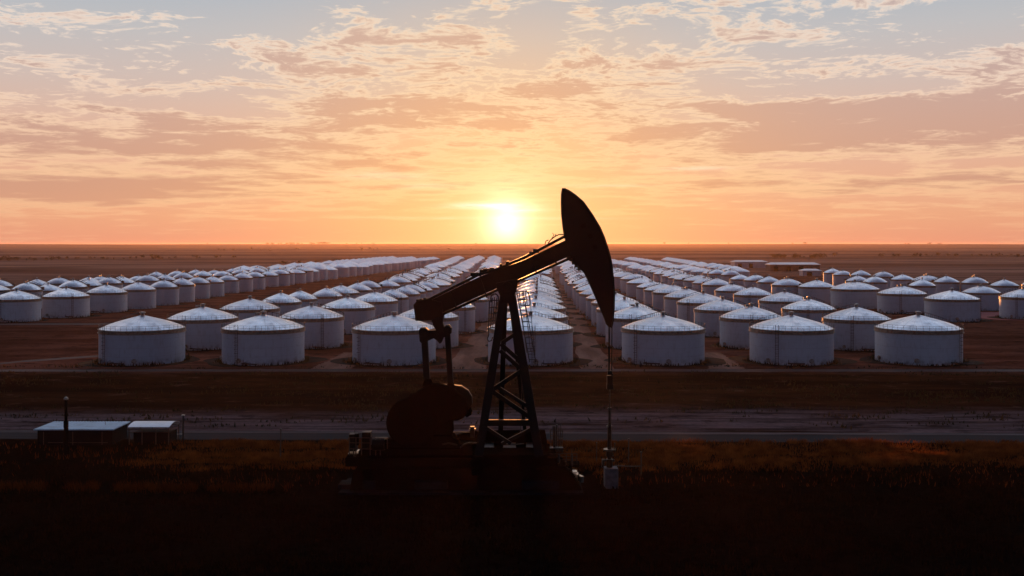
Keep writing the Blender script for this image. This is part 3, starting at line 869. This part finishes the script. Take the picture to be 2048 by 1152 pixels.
# ------------------------------------------------------------------ pumpjack
PY = 82.0; K = PY / F
def P(x, y, d=0.0):
    """photo point to world, on the pumpjack's own plane (local metres; d = depth)"""
    return ((x - 1024) * K, d, CAM_H - (y - HZ) * K)
def PO(lst): return [((x - 1024) * K, CAM_H - (y - HZ) * K) for x, y in lst]
pj = empty('pumpjack', (0, PY, 0), 'black pumpjack standing in the middle, its horsehead raised to the right', 'pumpjack')
# walking beam as a box girder with flanges
wb = MB()
wb.prism(PO([(846, 608), (960, 553), (1050, 519), (1132, 480), (1152, 506), (1050, 552), (985, 580), (925, 607), (886, 625), (848, 636)]), -.32, .32)
top = [(834, 605), (860, 598), (958, 549), (990, 540), (1050, 514), (1129, 473)]
for a, b in zip(top, top[1:]): wb.bar(P(*a), P(*b), .22, 1.0)
bot = [(886, 628), (925, 611), (985, 584), (1050, 556), (1150, 512)]
for a, b in zip(bot, bot[1:]): wb.bar(P(*a), P(*b), .20, 1.0)
for x, y0, y1 in ((900, 584, 618), (960, 556, 594), (1060, 514, 548), (1100, 496, 530)):
    wb.bar(P(x, y0), P(x + 14, y1), .12, .86)
wbo = wb.build('walking_beam', M['black'], pj, bevel=.03)
te = MB(); te.prism(PO([(828, 609), (834, 602), (858, 597), (884, 604), (886, 630), (862, 640), (832, 641)]), -.5, .5)
for x, y in ((836, 601), (850, 598), (842, 600)): te.box(P(x, y), (.25, .7, .22))
te.build('beam_end', M['black'], pj, bevel=.05)
tb = MB(); tb.prism(PO([(862, 636), (884, 630), (890, 622), (886, 645), (892, 662), (884, 668), (874, 662), (868, 652)]), -.42, .42)
tb.build('tail_bearing', M['black'], pj, bevel=.03)
hh = MB()
HHO = [(1124, 376.5), (1122, 388), (1121.5, 405), (1122, 430), (1125, 455), (1128, 473), (1133, 488), (1140, 505), (1146, 520), (1152, 528), (1160, 537), (1168, 546),
       (1176, 562), (1184, 580), (1193, 601), (1201, 620), (1208, 636), (1212, 648), (1217, 654), (1223, 654), (1225, 640), (1227, 615), (1227.5, 590), (1226, 560),
       (1221.5, 522), (1215, 498), (1208, 476), (1199, 455), (1184, 430), (1166, 404), (1151, 391), (1139, 382.5), (1128, 377)]
hh.prism(PO(HHO), -.36, .36)
hho = hh.build('horsehead', M['black'], pj, bevel=.015)
pl = MB()      # wider curved track plate the bridle runs on
arc = [(1128, 377.5), (1139, 383), (1151, 391.5), (1166, 404.5), (1184, 430), (1199, 455), (1208, 476), (1215, 498), (1221.5, 522), (1226, 560), (1227.5, 590), (1227, 615), (1225, 640), (1222, 655)]
for a, b in zip(arc, arc[1:]): pl.bar(P(*a), P(*b), .10, 1.15)
lp_ = MB()
for x, y, r in ((1142, 511, .24), (1147, 517, .24), (1152, 524, .24), (1157, 530, .22), (1162, 537, .18)): lp_.box(P(x, y), (r * 1.8, .6, r * 1.8), .5)
lp_.build('latch', M['black'], hho)
pl.build('track_plate', M['black'], hho)
for x, y in ((1166, 452), (1180, 472), (1189, 494)): MB().tube([P(x, y, -.42), P(x, y, .42)], .20, 12).build('hinge_pin', M['skid'], hho)
# bits on top of the beam
bt = MB()
bt.tube([P(1096, 487), P(1101, 480), P(1110, 473), P(1118, 469), P(1127, 469)], .05, 6)
bt.tube([P(1103, 478), P(1108, 470), P(1105, 466)], .035, 5); bt.tube([P(1110, 473), P(1112, 468)], .035, 5)
bt.tube([P(1090, 489), P(1092, 482), P(1097, 480)], .04, 5)
bt.build('grease_line', M['blackmetal'], pj)
for x, y, w_ in ((952, 549, .9), (966, 543, .55), (975, 541, .7), (984, 539, .4), (1002, 531, .2), (1015, 526, .3), (1062, 507, .3), (1072, 502, .5)):
    MB().box(P(x, y), (w_, .5, .3), 0).build('bracket', M['black'], pj)
# centre bearing
cb = MB(); cb.prism(PO([(992, 566), (1036, 556), (1034, 575), (1030, 590), (1031, 605), (1001, 605), (1000, 590), (994, 578)]), -.6, .6)
cb.tube([P(1014, 573, -.75), P(1014, 573, .75)], .42, 18)
cb.build('centre_bearing', M['black'], pj, bevel=.03)
# samson post
def leg(a, b, w0, w1, name='tower_leg'):
    m = MB(); a = Vector(a); b = Vector(b)
    m.bar(a, b, w0, w1); return m.build(name, M['black'], pj, bevel=.02)
leg(P(1008, 592, -.25), P(959, 902, -2.1), .66, .50)
leg(P(1023, 592, -.25), P(1077, 902, -2.1), .70, .50)
leg(P(1010, 600, .3), P(1000, 885, 3.2), .42, .4)
leg(P(1021, 600, .3), P(1052, 885, 3.2), .30, .34)
def fy(y): return -.25 - 1.85 * (y - 592) / 310     # the front face leans back towards the top
br = MB()
for (x0, y0, x1, y1, w_, off) in [(1004, 684, 1034, 664, .30, .0), (1002, 686, 1043, 722, .34, .02), (1000, 700, 1044, 738, .34, .5), (1044, 737, 985, 775, .34, .0), (990, 768, 1060, 812, .30, .5), (984, 777, 1060, 828, .36, .0)]:
    br.bar(P(x0, y0, fy(y0) + off), P(x1, y1, fy(y1) + off), w_, .2)
br.bar(P(966, 838, fy(838)), P(1068, 838, fy(838)), .50, .2)
br.bar(P(974, 848, fy(848) + .05), P(1022, 878, fy(878) + .05), .26, .2); br.bar(P(1068, 848, fy(848) + .3), P(1004, 880, fy(880) + .3), .28, .2)
br.bar(P(983, 742, fy(742) + .3), P(994, 700, fy(700) + .3), .4, .2)
br.build('cross_brace', M['black'], pj)
# ladders with safety cages
def ladder(name, top, bot, d0, d1, wpx, rung=.34):
    m = MB(); t0 = Vector(P(*top, d0)); b0 = Vector(P(*bot, d1)); w_ = wpx * K / 2
    for s_ in (-1, 1): m.tube([t0 + Vector((s_ * w_, 0, 0)), b0 + Vector((s_ * w_, 0, 0))], .045, 5)
    n = int((t0 - b0).length / rung)
    for i in range(n):
        p = t0.lerp(b0, (i + .5) / n); m.tube([p - Vector((w_, 0, 0)), p + Vector((w_, 0, 0))], .028, 5)
    return m.build(name, M['rail'], pj)
lad = ladder('ladder', (1040, 583), (1067, 733), 1.2, 3.0, 13, .48)
cg = MB()
def hoop(m, xl, xr, y, d, dep, r=.035):
    a = P(xl, y, d); b = P(xr, y, d); cx = (a[0] + b[0]) / 2; hw = (b[0] - a[0]) / 2; pts = []
    for q in range(13):
        t = pi * q / 12; pts.append((cx - hw * cos(t), d + dep * sin(t), a[2]))
    m.tube(pts, r, 5)
for (y, xl, xr) in ((585, 1034, 1058), (602, 1037, 1060), (614, 1040, 1062), (647, 1046, 1062), (678, 1050, 1067), (708, 1054, 1070)):
    hoop(cg, xl, xr, y, 1.2, .75)
for k_ in range(4):
    u = k_ / 3; cg.tube([P(1038 + u * 19, 584, 1.2 + .7 * sin(pi * (u * .7 + .15))), P(1042 + u * 20, 614, 1.2 + .7 * sin(pi * (u * .7 + .15)))], .035, 5)
for u in (.0, .5, 1.0):
    cg.tube([P(1040 + u * 22, 614, 1.2 + .75 * sin(pi * u)), P(1046 + u * 18, 647, 1.2 + .75 * sin(pi * u)), P(1050 + u * 17, 678, 1.2 + .75 * sin(pi * u)), P(1054 + u * 16, 708, 1.2 + .75 * sin(pi * u))], .03, 5)
cg.tube([P(1052, 583, 1.5), P(1057, 587, 1.5), P(1060, 597, 1.5), P(1061, 611, 1.5), P(1056, 614, 1.5)], .06, 5)
cg.build('safety_cage', M['rail'], pj)
cg2 = MB()
for (y, xl, xr) in ((603, 977, 999), (617, 978, 999), (639, 976, 997), (659, 975, 994)): hoop(cg2, xl, xr, y, .9, .8, .05)
for u in (0.0, .28, .52, .78, 1.0):
    cg2.tube([P(979 + u * 18, 602 - 6 * sin(pi * u), .9 + .75 * sin(pi * u)), P(976 + u * 17, 659, .9 + .75 * sin(pi * u))], .04, 5)
cg2.tube([P(982, 606, .9)] + [P(989 - 7.5 * cos(pi * q / 8), 597 - 8 * sin(pi * q / 8), .9) for q in range(9)] + [P(997, 606, .9)], .055, 5)
cg2.build('safety_cage', M['rail'], pj); cg2 = MB()
cg2.tube([P(976, 659, .9), P(977, 672, .9), P(974, 680, .9), P(977, 685, .9), P(983, 683, .9), P(985, 676, .9)], .05, 5)
cg2.build('cable_hook', M['rail'], pj)
MB().tube([P(968, 590, 1.2), P(982, 591, 1.2), P(992, 588, 1.2)], .03, 4).build('hanging_cable', M['rail'], pj)
MB().tube([P(1046, 690, 1.0), P(1045, 740, 1.1), P(1043, 800, 1.3), P(1041, 870, 1.5)], .035, 5).build('hanging_cable', M['rail'], pj)
# equaliser and pitman arms
eq = MB()
eq.prism(PO([(838, 660), (842, 655), (852, 655), (858, 660), (874, 660), (888, 655), (892, 650), (899, 649), (904, 656), (903, 666), (896, 673), (888, 674), (884, 684), (880, 687), (874, 680), (868, 676), (854, 682), (846, 688), (840, 682)]), -.35, .35)
eq.tube([P(848, 664, -.5), P(848, 664, .5)], .38, 14); eq.tube([P(895, 659, -.5), P(895, 659, .5)], .34, 14)
eq.build('equaliser', M['black'], pj, bevel=.03)
for a, b, w_ in (((849, 672), (855, 776), .52), ((895, 664), (902, 778), .46)):
    MB().bar(P(*a, -.1), P(*b, -.1), w_, .42).build('pitman_arm', M['black'], pj, bevel=.03)
# cranks and counterweights
def disc_outline(cx, cy, rx, ry, n=30, a0=0, a1=360):
    return [(cx + rx * cos(radians(a0 + (a1 - a0) * i / n)), cy - ry * sin(radians(a0 + (a1 - a0) * i / n))) for i in range(n)]
cw = MB()
cw.prism(PO([(824, 796), (828, 788), (836, 779), (848, 772), (858, 766), (868, 763), (880, 763), (892, 766), (908, 774), (922, 785), (932, 797), (937, 810), (935, 822), (928, 831), (916, 835), (902, 835), (880, 850), (840, 840)]), -1.5, -.75)
cw.build('counterweight', M['skid'], pj, bevel=.08)
for ol, d0, d1 in (([(846, 770), (850, 758), (862, 756), (868, 768)], -.9, -.3), ([(892, 772), (897, 764), (907, 766), (911, 778)], -.6, .2), ([(928, 824), (940, 815), (944, 826), (934, 832)], -.8, .9), ([(818, 800), (822, 786), (834, 782), (838, 794)], -1.2, -.6)):
    MB().prism(PO(ol), d0, d1).build('crank_lug', M['skid'], pj)
cw = MB(); cw.prism(PO([(880, 772), (906, 773), (922, 775), (936, 784), (943, 796), (944, 812), (938, 820), (915, 822), (885, 815)]), .75, 1.4)
cw.build('counterweight', M['black'], pj, bevel=.08)
cr = MB(); cr.prism(PO(disc_outline(826, 840, 50, 49, 40)), -1.3, -.55)
cr.build('flywheel', M['skid'], pj, bevel=.07)
gb = MB(); gb.prism(PO([(800, 850), (830, 800), (880, 800), (900, 830), (906, 845), (907, 862), (902, 878), (896, 895), (796, 895)]), -.5, .9)
gb.tube([P(866, 832, -1.6), P(866, 832, 1.5)], .45, 16)
gb.build('gearbox', M['skid'], pj, bevel=.06)
# skid, pedestal and foundation
sk = MB()
sk.box(P(905, 915, 0), (17.0, 3.6, .7)); 
for x in (740, 812, 880, 955, 1010, 1080): sk.box(P(x, 934, 0), (.8, 4.0, .5))
sk.box(P(850, 898, 0.1), (6.2, 2.6, .5)); sk.box(P(1020, 903, .2), (6.0, 4.6, .30))
sk.box(P(738, 908, -.3), (3.2, 2.0, .25))
sk.prism(PO([(720, 898), (745, 890), (775, 880), (800, 868), (905, 868), (920, 884), (945, 888), (950, 905), (720, 905)]), -.9, 1.0)
sk.prism(PO([(905, 884), (940, 874), (1092, 872), (1098, 905), (905, 905)]), 2.3, 2.9)
sk.build('skid', M['skid'], pj, bevel=.02)
# glossy steel plates put on the deck to give orange glints
st = MB()
for x0, x1, d in ((962, 988, .6), (1006, 1032, .5), (1052, 1070, .6), (938, 945, .4)):
    a = P(x0, 898, d); b = P(x1, 898, d)
    st.add([(a[0], d - .35, a[2] + .10), (b[0], d - .35, a[2] + .10), (b[0] - .05, d + 1.7, a[2] + .1), (a[0] + .05, d + 1.7, a[2] + .1),
            (a[0], d - .35, a[2] + .06), (b[0], d - .35, a[2] + .06), (b[0] - .05, d + 1.7, a[2] + .06), (a[0] + .05, d + 1.7, a[2] + .06)],
           [(0, 1, 2, 3), (7, 6, 5, 4), (0, 4, 5, 1), (1, 5, 6, 2), (2, 6, 7, 3), (3, 7, 4, 0)])
st.build('deck_plate', M['steel'], pj)
for path, r0 in (([P(922, 890, -1.2), P(930, 883, -1.2), P(941, 880, -1.2), P(960, 881, -1.2)], .08), ([P(905, 869, .9), P(945, 869, .9)], .05),
                 ([P(886, 883, -1.3), P(900, 880, -1.3), P(916, 884, -1.3)], .07), ([P(1008, 887, -.5), P(1030, 887, -.5), P(1048, 885, -.5)], .05)):
    MB().tube(path, r0, 6).build('oil_pipe', M['blackmetal'], pj)
pp = MB(); pp.box(P(945, 862, -.4), (.35, .4, .9)); pp.box(P(946, 856, -.4), (.5, .5, .08)); pp.build('brake_box', M['blackmetal'], pj)
# brake lever stand and motor behind railings at the left end
mt = MB(); mt.box(P(707, 884, 0), (.62, .8, 1.4)); mt.box(P(733, 882, .2), (.7, .9, 1.5)); mt.box(P(760, 890, .2), (1.0, 1.4, 1.0))
mt.tube([P(748, 884, -.9), P(772, 884, -.9)], .5, 14)
mt.build('motor', M['black'], pj, bevel=.04)
rl = MB()
for x in (703, 716, 727, 744, 755, 764, 778): rl.tube([P(x, 870, -1.1), P(x, 905, -1.1)], .045, 5)
for y in (870, 880, 892): rl.tube([P(703, y, -1.1), P(780, y + 1, -1.1)], .035, 5)
rl.tube([P(708, 855, .4), P(708, 872, .4)], .025, 4)
rl.build('guard_rail', M['rail'], pj)
md = MB(); md.box(P(722, 904, .2), (1.9, 1.8, .06)); md.box(P(758, 893, .7), (1.2, 1.0, .05)); md.box(P(744, 914, -1.2), (1.3, .5, .06)); md.build('motor_deck', M['steel'], pj)
for x, y, dd, sz in ((716, 876, -.6, (.35, .4, .9)), (770, 884, -.9, (.5, .5, .7)), (790, 868, .8, (.5, .5, .8)), (914, 880, -.8, (.45, .4, .6)), (1094, 896, -.6, (.4, .4, .9)), (1084, 912, -1.2, (.9, .5, .8)), (690, 950, -.4, (.5, .5, .5)), (1102, 918, -.7, (.3, .3, .7))):
    MB().box(P(x, y, dd), sz).build('control_box', M['skid'], pj, bevel=.03)
for x, y, dd in ((712, 905, -1.3), (1130, 930, -.9)):
    MB().tube([P(x, y - 12, dd), P(x, y, dd), P(x + 10, y + 4, dd), P(x + 14, y + 30, dd)], .05, 6).build('oil_pipe', M['blackmetal'], pj)
# platform at the front end with rails and stair
pf = MB(); pf.box(P(1132, 929, .3), (2.3, 1.6, .12)); pf.box(P(1100, 940, .2), (2.0, 2.6, .9)); pf.box(P(1120, 944, .2), (1.6, 2.2, .7))
for x in (1116, 1143, 1157): pf.tube([P(x, 928, -.45), P(x, 958, -.45)], .05, 5)
pf.build('platform', M['skid'], pj)
rl = MB()
for x in (1089, 1104, 1117, 1132, 1143, 1153): rl.tube([P(x, 905, -.45), P(x, 928, -.45)], .04, 5)
for x in (1117, 1143): rl.tube([P(x, 906, -.5), P(x, 929, -.5)], .09, 6)
for y in (905, 911, 917): rl.tube([P(1088, y, -.45), P(1154, y, -.45)], .03, 5)
rl.tube([P(1143, 896, -.45), P(1143, 906, -.45)], .03, 4)
rl.build('handrail', M['rail'], pj)
sp = MB()
sp.add([P(1137, 944, -.2), P(1150, 943, .6), P(1156, 962, .2), P(1142, 962, -.8)], [(0, 1, 2, 3)])
for i in range(4):
    z = P(0, 945 + i * 5)[2]; sp.box((P(1148 + i * 3, 0)[0], .4, z), (.55, .9, .06))
sp.box(P(1161, 958, .2), (.25, .8, .5), .4)
sp.build('stair', M['steel'], pj)
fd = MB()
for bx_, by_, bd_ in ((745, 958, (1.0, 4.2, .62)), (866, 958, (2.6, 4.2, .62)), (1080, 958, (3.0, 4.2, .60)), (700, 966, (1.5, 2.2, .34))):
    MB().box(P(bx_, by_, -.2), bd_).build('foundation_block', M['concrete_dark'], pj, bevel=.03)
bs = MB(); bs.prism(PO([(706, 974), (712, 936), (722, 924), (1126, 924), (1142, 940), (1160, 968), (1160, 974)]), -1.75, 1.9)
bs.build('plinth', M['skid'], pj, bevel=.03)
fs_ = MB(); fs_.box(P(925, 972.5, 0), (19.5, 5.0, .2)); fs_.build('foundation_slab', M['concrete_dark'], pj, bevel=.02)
# bridle, carrier bar, polished rod (hang from the horsehead and move with it)
bd = MB()
for dd in (-.18, .18):
    bd.tube([P(1218.6 + (1.3 if dd > 0 else -1.0), 652, dd * .3), P(1217.6 + (1.4 if dd > 0 else -.6), 742, dd * .3)], .038, 6)
bd.tube([P(1224.2, 650, .1), P(1223.6, 742, .1)], .045, 6)
bd.build('bridle_cable', M['black'], pj)
ca = MB(); ca.box(P(1219.5, 745, 0), (.38, .5, .3)); ca.box(P(1219.5, 760, 0), (.46, .5, .75)); ca.box(P(1219.5, 773, 0), (.52, .55, .45)); ca.box(P(1224, 750, 0), (.18, .2, .22))
ca.build('carrier_bar', M['black'], pj, bevel=.03)
rd = MB(); rd.tube([P(1219.4, 780, 0), P(1219.2, 900, 0)], .055, 8)
rd.tube([P(1217.2, 818, 0), P(1217, 850, 0)], .03, 5); rd.tube([P(1221.5, 818, 0), P(1221.6, 850, 0)], .03, 5)
rd.box(P(1219.3, 817, 0), (.28, .2, .12)); rd.build('polished_rod', M['blackmetal'], pj)

# wellhead
wh = empty('wellhead', P(1219, 975, 0) , 'dark wellhead on a pale concrete block under the horsehead cables', 'wellhead')
wh.location = ((1219 - 1024) * K, PY, 0)
def Q(x, y, d=0): p = P(x, y, d); return (p[0] - (1219 - 1024) * K, p[1], p[2])
w_ = MB()
w_.tube([Q(1219, 850), Q(1219, 936)], .17, 10); w_.box(Q(1219, 853), (.44, .4, .12)); w_.tube([Q(1219, 845), Q(1219, 853)], [.08, .2], 10)
w_.tube([Q(1219, 868), Q(1219, 884)], .13, 10); w_.tube([Q(1219, 898), Q(1219, 900.5)], .52, 14); w_.tube([Q(1219, 902), Q(1219, 912)], .30, 12)
w_.tube([Q(1219, 918), Q(1219, 934)], .27, 12); w_.tube([Q(1208, 921), Q(1229, 921)], .10, 8)
w_.build('casing_head', M['blackmetal'], wh)
v = MB(); v.tube([Q(1229.5, 886), Q(1229.5, 905)], .05, 6); v.tube([Q(1229.5, 898), Q(1219, 898)], .07, 6); v.tube([Q(1208, 923, -.2), Q(1204, 934, -.2)], .10, 6)
v.tube([Q(1204, 924), Q(1209, 924)], .25, 10)
v.build('valve', M['blackmetal'], wh)
f_ = MB(); f_.tube([Q(1218, 853), Q(1221, 853)], .16, 10); f_.box(Q(1215, 853, -.22), (.1, .05, .07)); f_.box(Q(1222.5, 853, -.22), (.1, .05, .07)); f_.build('clamp', M['steel'], wh)
c_ = MB(); c_.box((Q(1222, 0)[0], 0, .82), (1.1, 1.1, 1.64)); c_.build('cellar_block', M['concrete'], wh, bevel=.03)
MB().tube([Q(1230, 932, .2), Q(1255, 934, .2), Q(1282, 935, .4)], .05, 6).build('flow_line', M['rail'], wh)

# small pipe rack behind the tower
Yb = GY(905)
rk = empty('pipe_rack', ((1112 - 1024) * Yb / F, Yb, 0), 'small dark rack of upright pipes just right of the tower, by the road', 'pipe rack')
r_ = MB(); kk = Yb / F
for x, top_ in ((-12, 858), (-6, 851), (-3, 852), (2, 851), (6, 853), (10, 850), (14, 862)):
    z = CAM_H - (top_ - HZ) * kk; r_.tube([(x * kk * .8, .2 * (x % 3), 0), (x * kk, .2 * (x % 3), z)], .09 if x in (-3, 2) else .04, 6)
r_.build('upright_pipe', M['rail'], rk)
r_ = MB()
for yy in (862, 872, 884): z = CAM_H - (yy - HZ) * kk; r_.tube([(-13 * kk, 0, z), (14 * kk, 0, z)], .035, 5)
r_.box((0, 0, .25), (1.3, .7, .5)); r_.build('frame', M['rail'], rk)

# ------------------------------------------------------------------ sheds, poles, posts
def on(px, Y): return (px - 1024) * Y / F
Y0 = 99.0; h0 = 1.56
sh = empty('shed', (on(148, Y0), Y0, 0), 'long low shed with a pale blue flat metal roof at the far left', 'shed')
w_ = on(228, Y0) - on(68, Y0); dp = 4.3
MB().box((0, dp / 2, h0 / 2 - .05), (w_ - .5, dp - .4, h0 - .1)).build('wall', M['shedwall'], sh)
m = MB(); m.box((0, dp / 2 - .1, h0 + .02), (w_, dp + .1, .10))
for i in range(27): m.box((-w_ / 2 + .15 + i * w_ / 27, dp / 2 - .1, h0 + .085), (.05, dp + .1, .03))
m.build('roof', M['sheetroof'], sh)
m = MB()
for x in (-2.6, .3, 3.2): m.box((x - .5, .17, h0 / 2 - .1), (.05, .05, h0 - .3))
m.box((-1.2, .17, .25), (2.9, .05, .05)); m.box((1.8, .17, .25), (2.9, .05, .05)); m.build('door_frame', M['rail'], sh)
a = MB(); a.tube([(2.2, 2.2, h0 + .1), (2.2, 2.2, h0 + .75)], .025, 5)
for s_ in (-1, 1): a.tube([(2.2, 2.2, h0 + .5), (2.2 + s_ * .5, 2.2, h0 + .72), (2.2 + s_ * .95, 2.2, h0 + .7)], .02, 4)
a.build('antenna', M['rail'], sh)
s2 = empty('lean_to', (on(297, Y0 + .3), Y0 + .3, -.45), 'smaller open-sided shed with a curved greyish roof beside the long blue-roofed shed', 'shed')
w2 = on(341, 97) - on(256, 97); m = MB(); N_ = 10; dp = 3.2; tops = []
for i in range(N_ + 1):
    u = i / N_; y = u * dp; z = 2.05 + .42 * sin(pi * (u * .8 + .12)); tops.append((y, z))
for (ya, za), (yb, zb) in zip(tops, tops[1:]):
    m.bar((0, ya, za), (0, yb, zb), w2, .05, (0, 0, 1))
m.build('roof', M['fitting2'] if 'fitting2' in M else M['sheetroof2'], s2)
m = MB()
for x in (-w2 / 2 + .1, -w2 / 6, w2 / 6, w2 / 2 - .1):
    for y in (.1, dp - .1): m.box((x, y, 1.02), (.09, .09, 2.04))
for z in (1.95, 1.7): m.tube([(-w2 / 2, .06, z), (w2 / 2, .06, z)], .035, 5)
m.box((0, dp - .1, 1.96), (w2 - .1, .1, .1))
for x in (-w2 / 2 + .1, w2 / 2 - .1): m.box((x, dp / 2, 1.98), (.07, dp - .1, .07))
m.build('frame', M['rail'], s2)
MB().box((0, dp * .6, .75), (w2 * .9, dp * .6, 1.5)).build('wall', M['shedwall'], s2)
Yp = 93.5
lp = empty('lamp_post', (on(132, Yp), Yp, 0), 'tall dark pole with a small lamp on top in front of the blue-roofed shed', 'lamp post')
zt = CAM_H - (800 - HZ) * Yp / F
m = MB(); m.tube([(0, 0, 0), (0, 0, zt)], [.20, .13], 8); m.tube([(-.35, .1, 0), (-.12, 0, zt * .62)], .05, 5); m.tube([(.35, .1, 0), (.12, 0, zt * .62)], .05, 5)
m.box((0, 0, 3.1), (.35, .3, .6)); m.build('pole', M['wood'], lp)
MB().lathe([(.02, .0), (.2, .03), (.2, .14), (.1, .28), (.01, .3)], 12, (0, 0, zt)).build('lamp_head', M['steel'], lp)
def post(px, top_, Y, r, label, arm=False):
    o = empty('fence_post', (on(px, Y), Y, 0), label, 'post')
    z = CAM_H - (top_ - HZ) * Y / F
    MB().tube([(0, 0, 0), (.02, 0, z)], r, 6).build('post', M['rail'], o)
    c = MB(); c.box((.02, 0, z + .03), (r * 3.4, r * 3.4, .08)); 
    if arm: c.tube([(.02, 0, .5), (-2.2, .3, .45)], .05, 5)
    c.build('cap', M['steel'] if arm else M['rail'], o)
post(366, 831, 102.2, .09, 'dark capped post right of the smaller shed, by the road', True)
post(561, 859, 92.5, .055, 'thin post standing alone in the dry grass left of the pumpjack')
post(1257, 879, 90.5, .045, 'thin post in the dry grass right of the wellhead')
post(1193, 886, 90.5, .035, 'thinnest post, in the dry grass left of the wellhead')
post(1282, 905, 86.0, .05, 'short post at the end of the pipe right of the wellhead')

# scattered pale stones and bits near the track
m = MB(); rs = random.Random(9)
bits = [(1157, 733), (655, 728), (370, 738), (640, 727), (1050, 735), (1500, 731), (1700, 735)]
for bx_, by_ in bits:
    x, y, _ = GP(bx_, by_)
# ------------------------------------------------------------------ haze
hz = MB(); hz.box((0, 0, 10.0), (34000, 34000, 33.0))
hzm = bpy.data.materials.new('haze'); hzm.use_nodes = True; nt = hzm.node_tree; nt.nodes.clear()
pv = nt.nodes.new('ShaderNodeVolumePrincipled'); pv.inputs['Color'].default_value = (.96, .68, .53, 1); pv.inputs['Density'].default_value = 4.0e-5
pv.inputs['Anisotropy'].default_value = 0.66
ot = nt.nodes.new('ShaderNodeOutputMaterial'); nt.links.new(pv.outputs[0], ot.inputs['Volume'])
tag(hz.build('haze', hzm), 'thin orange evening haze over the plain', 'haze', None, 'stuff')
for o in list(bpy.data.objects):
    if o.name.startswith('storage_tank') and o.location.y < -100:
        for c in list(o.children): bpy.data.objects.remove(c)
        bpy.data.objects.remove(o)
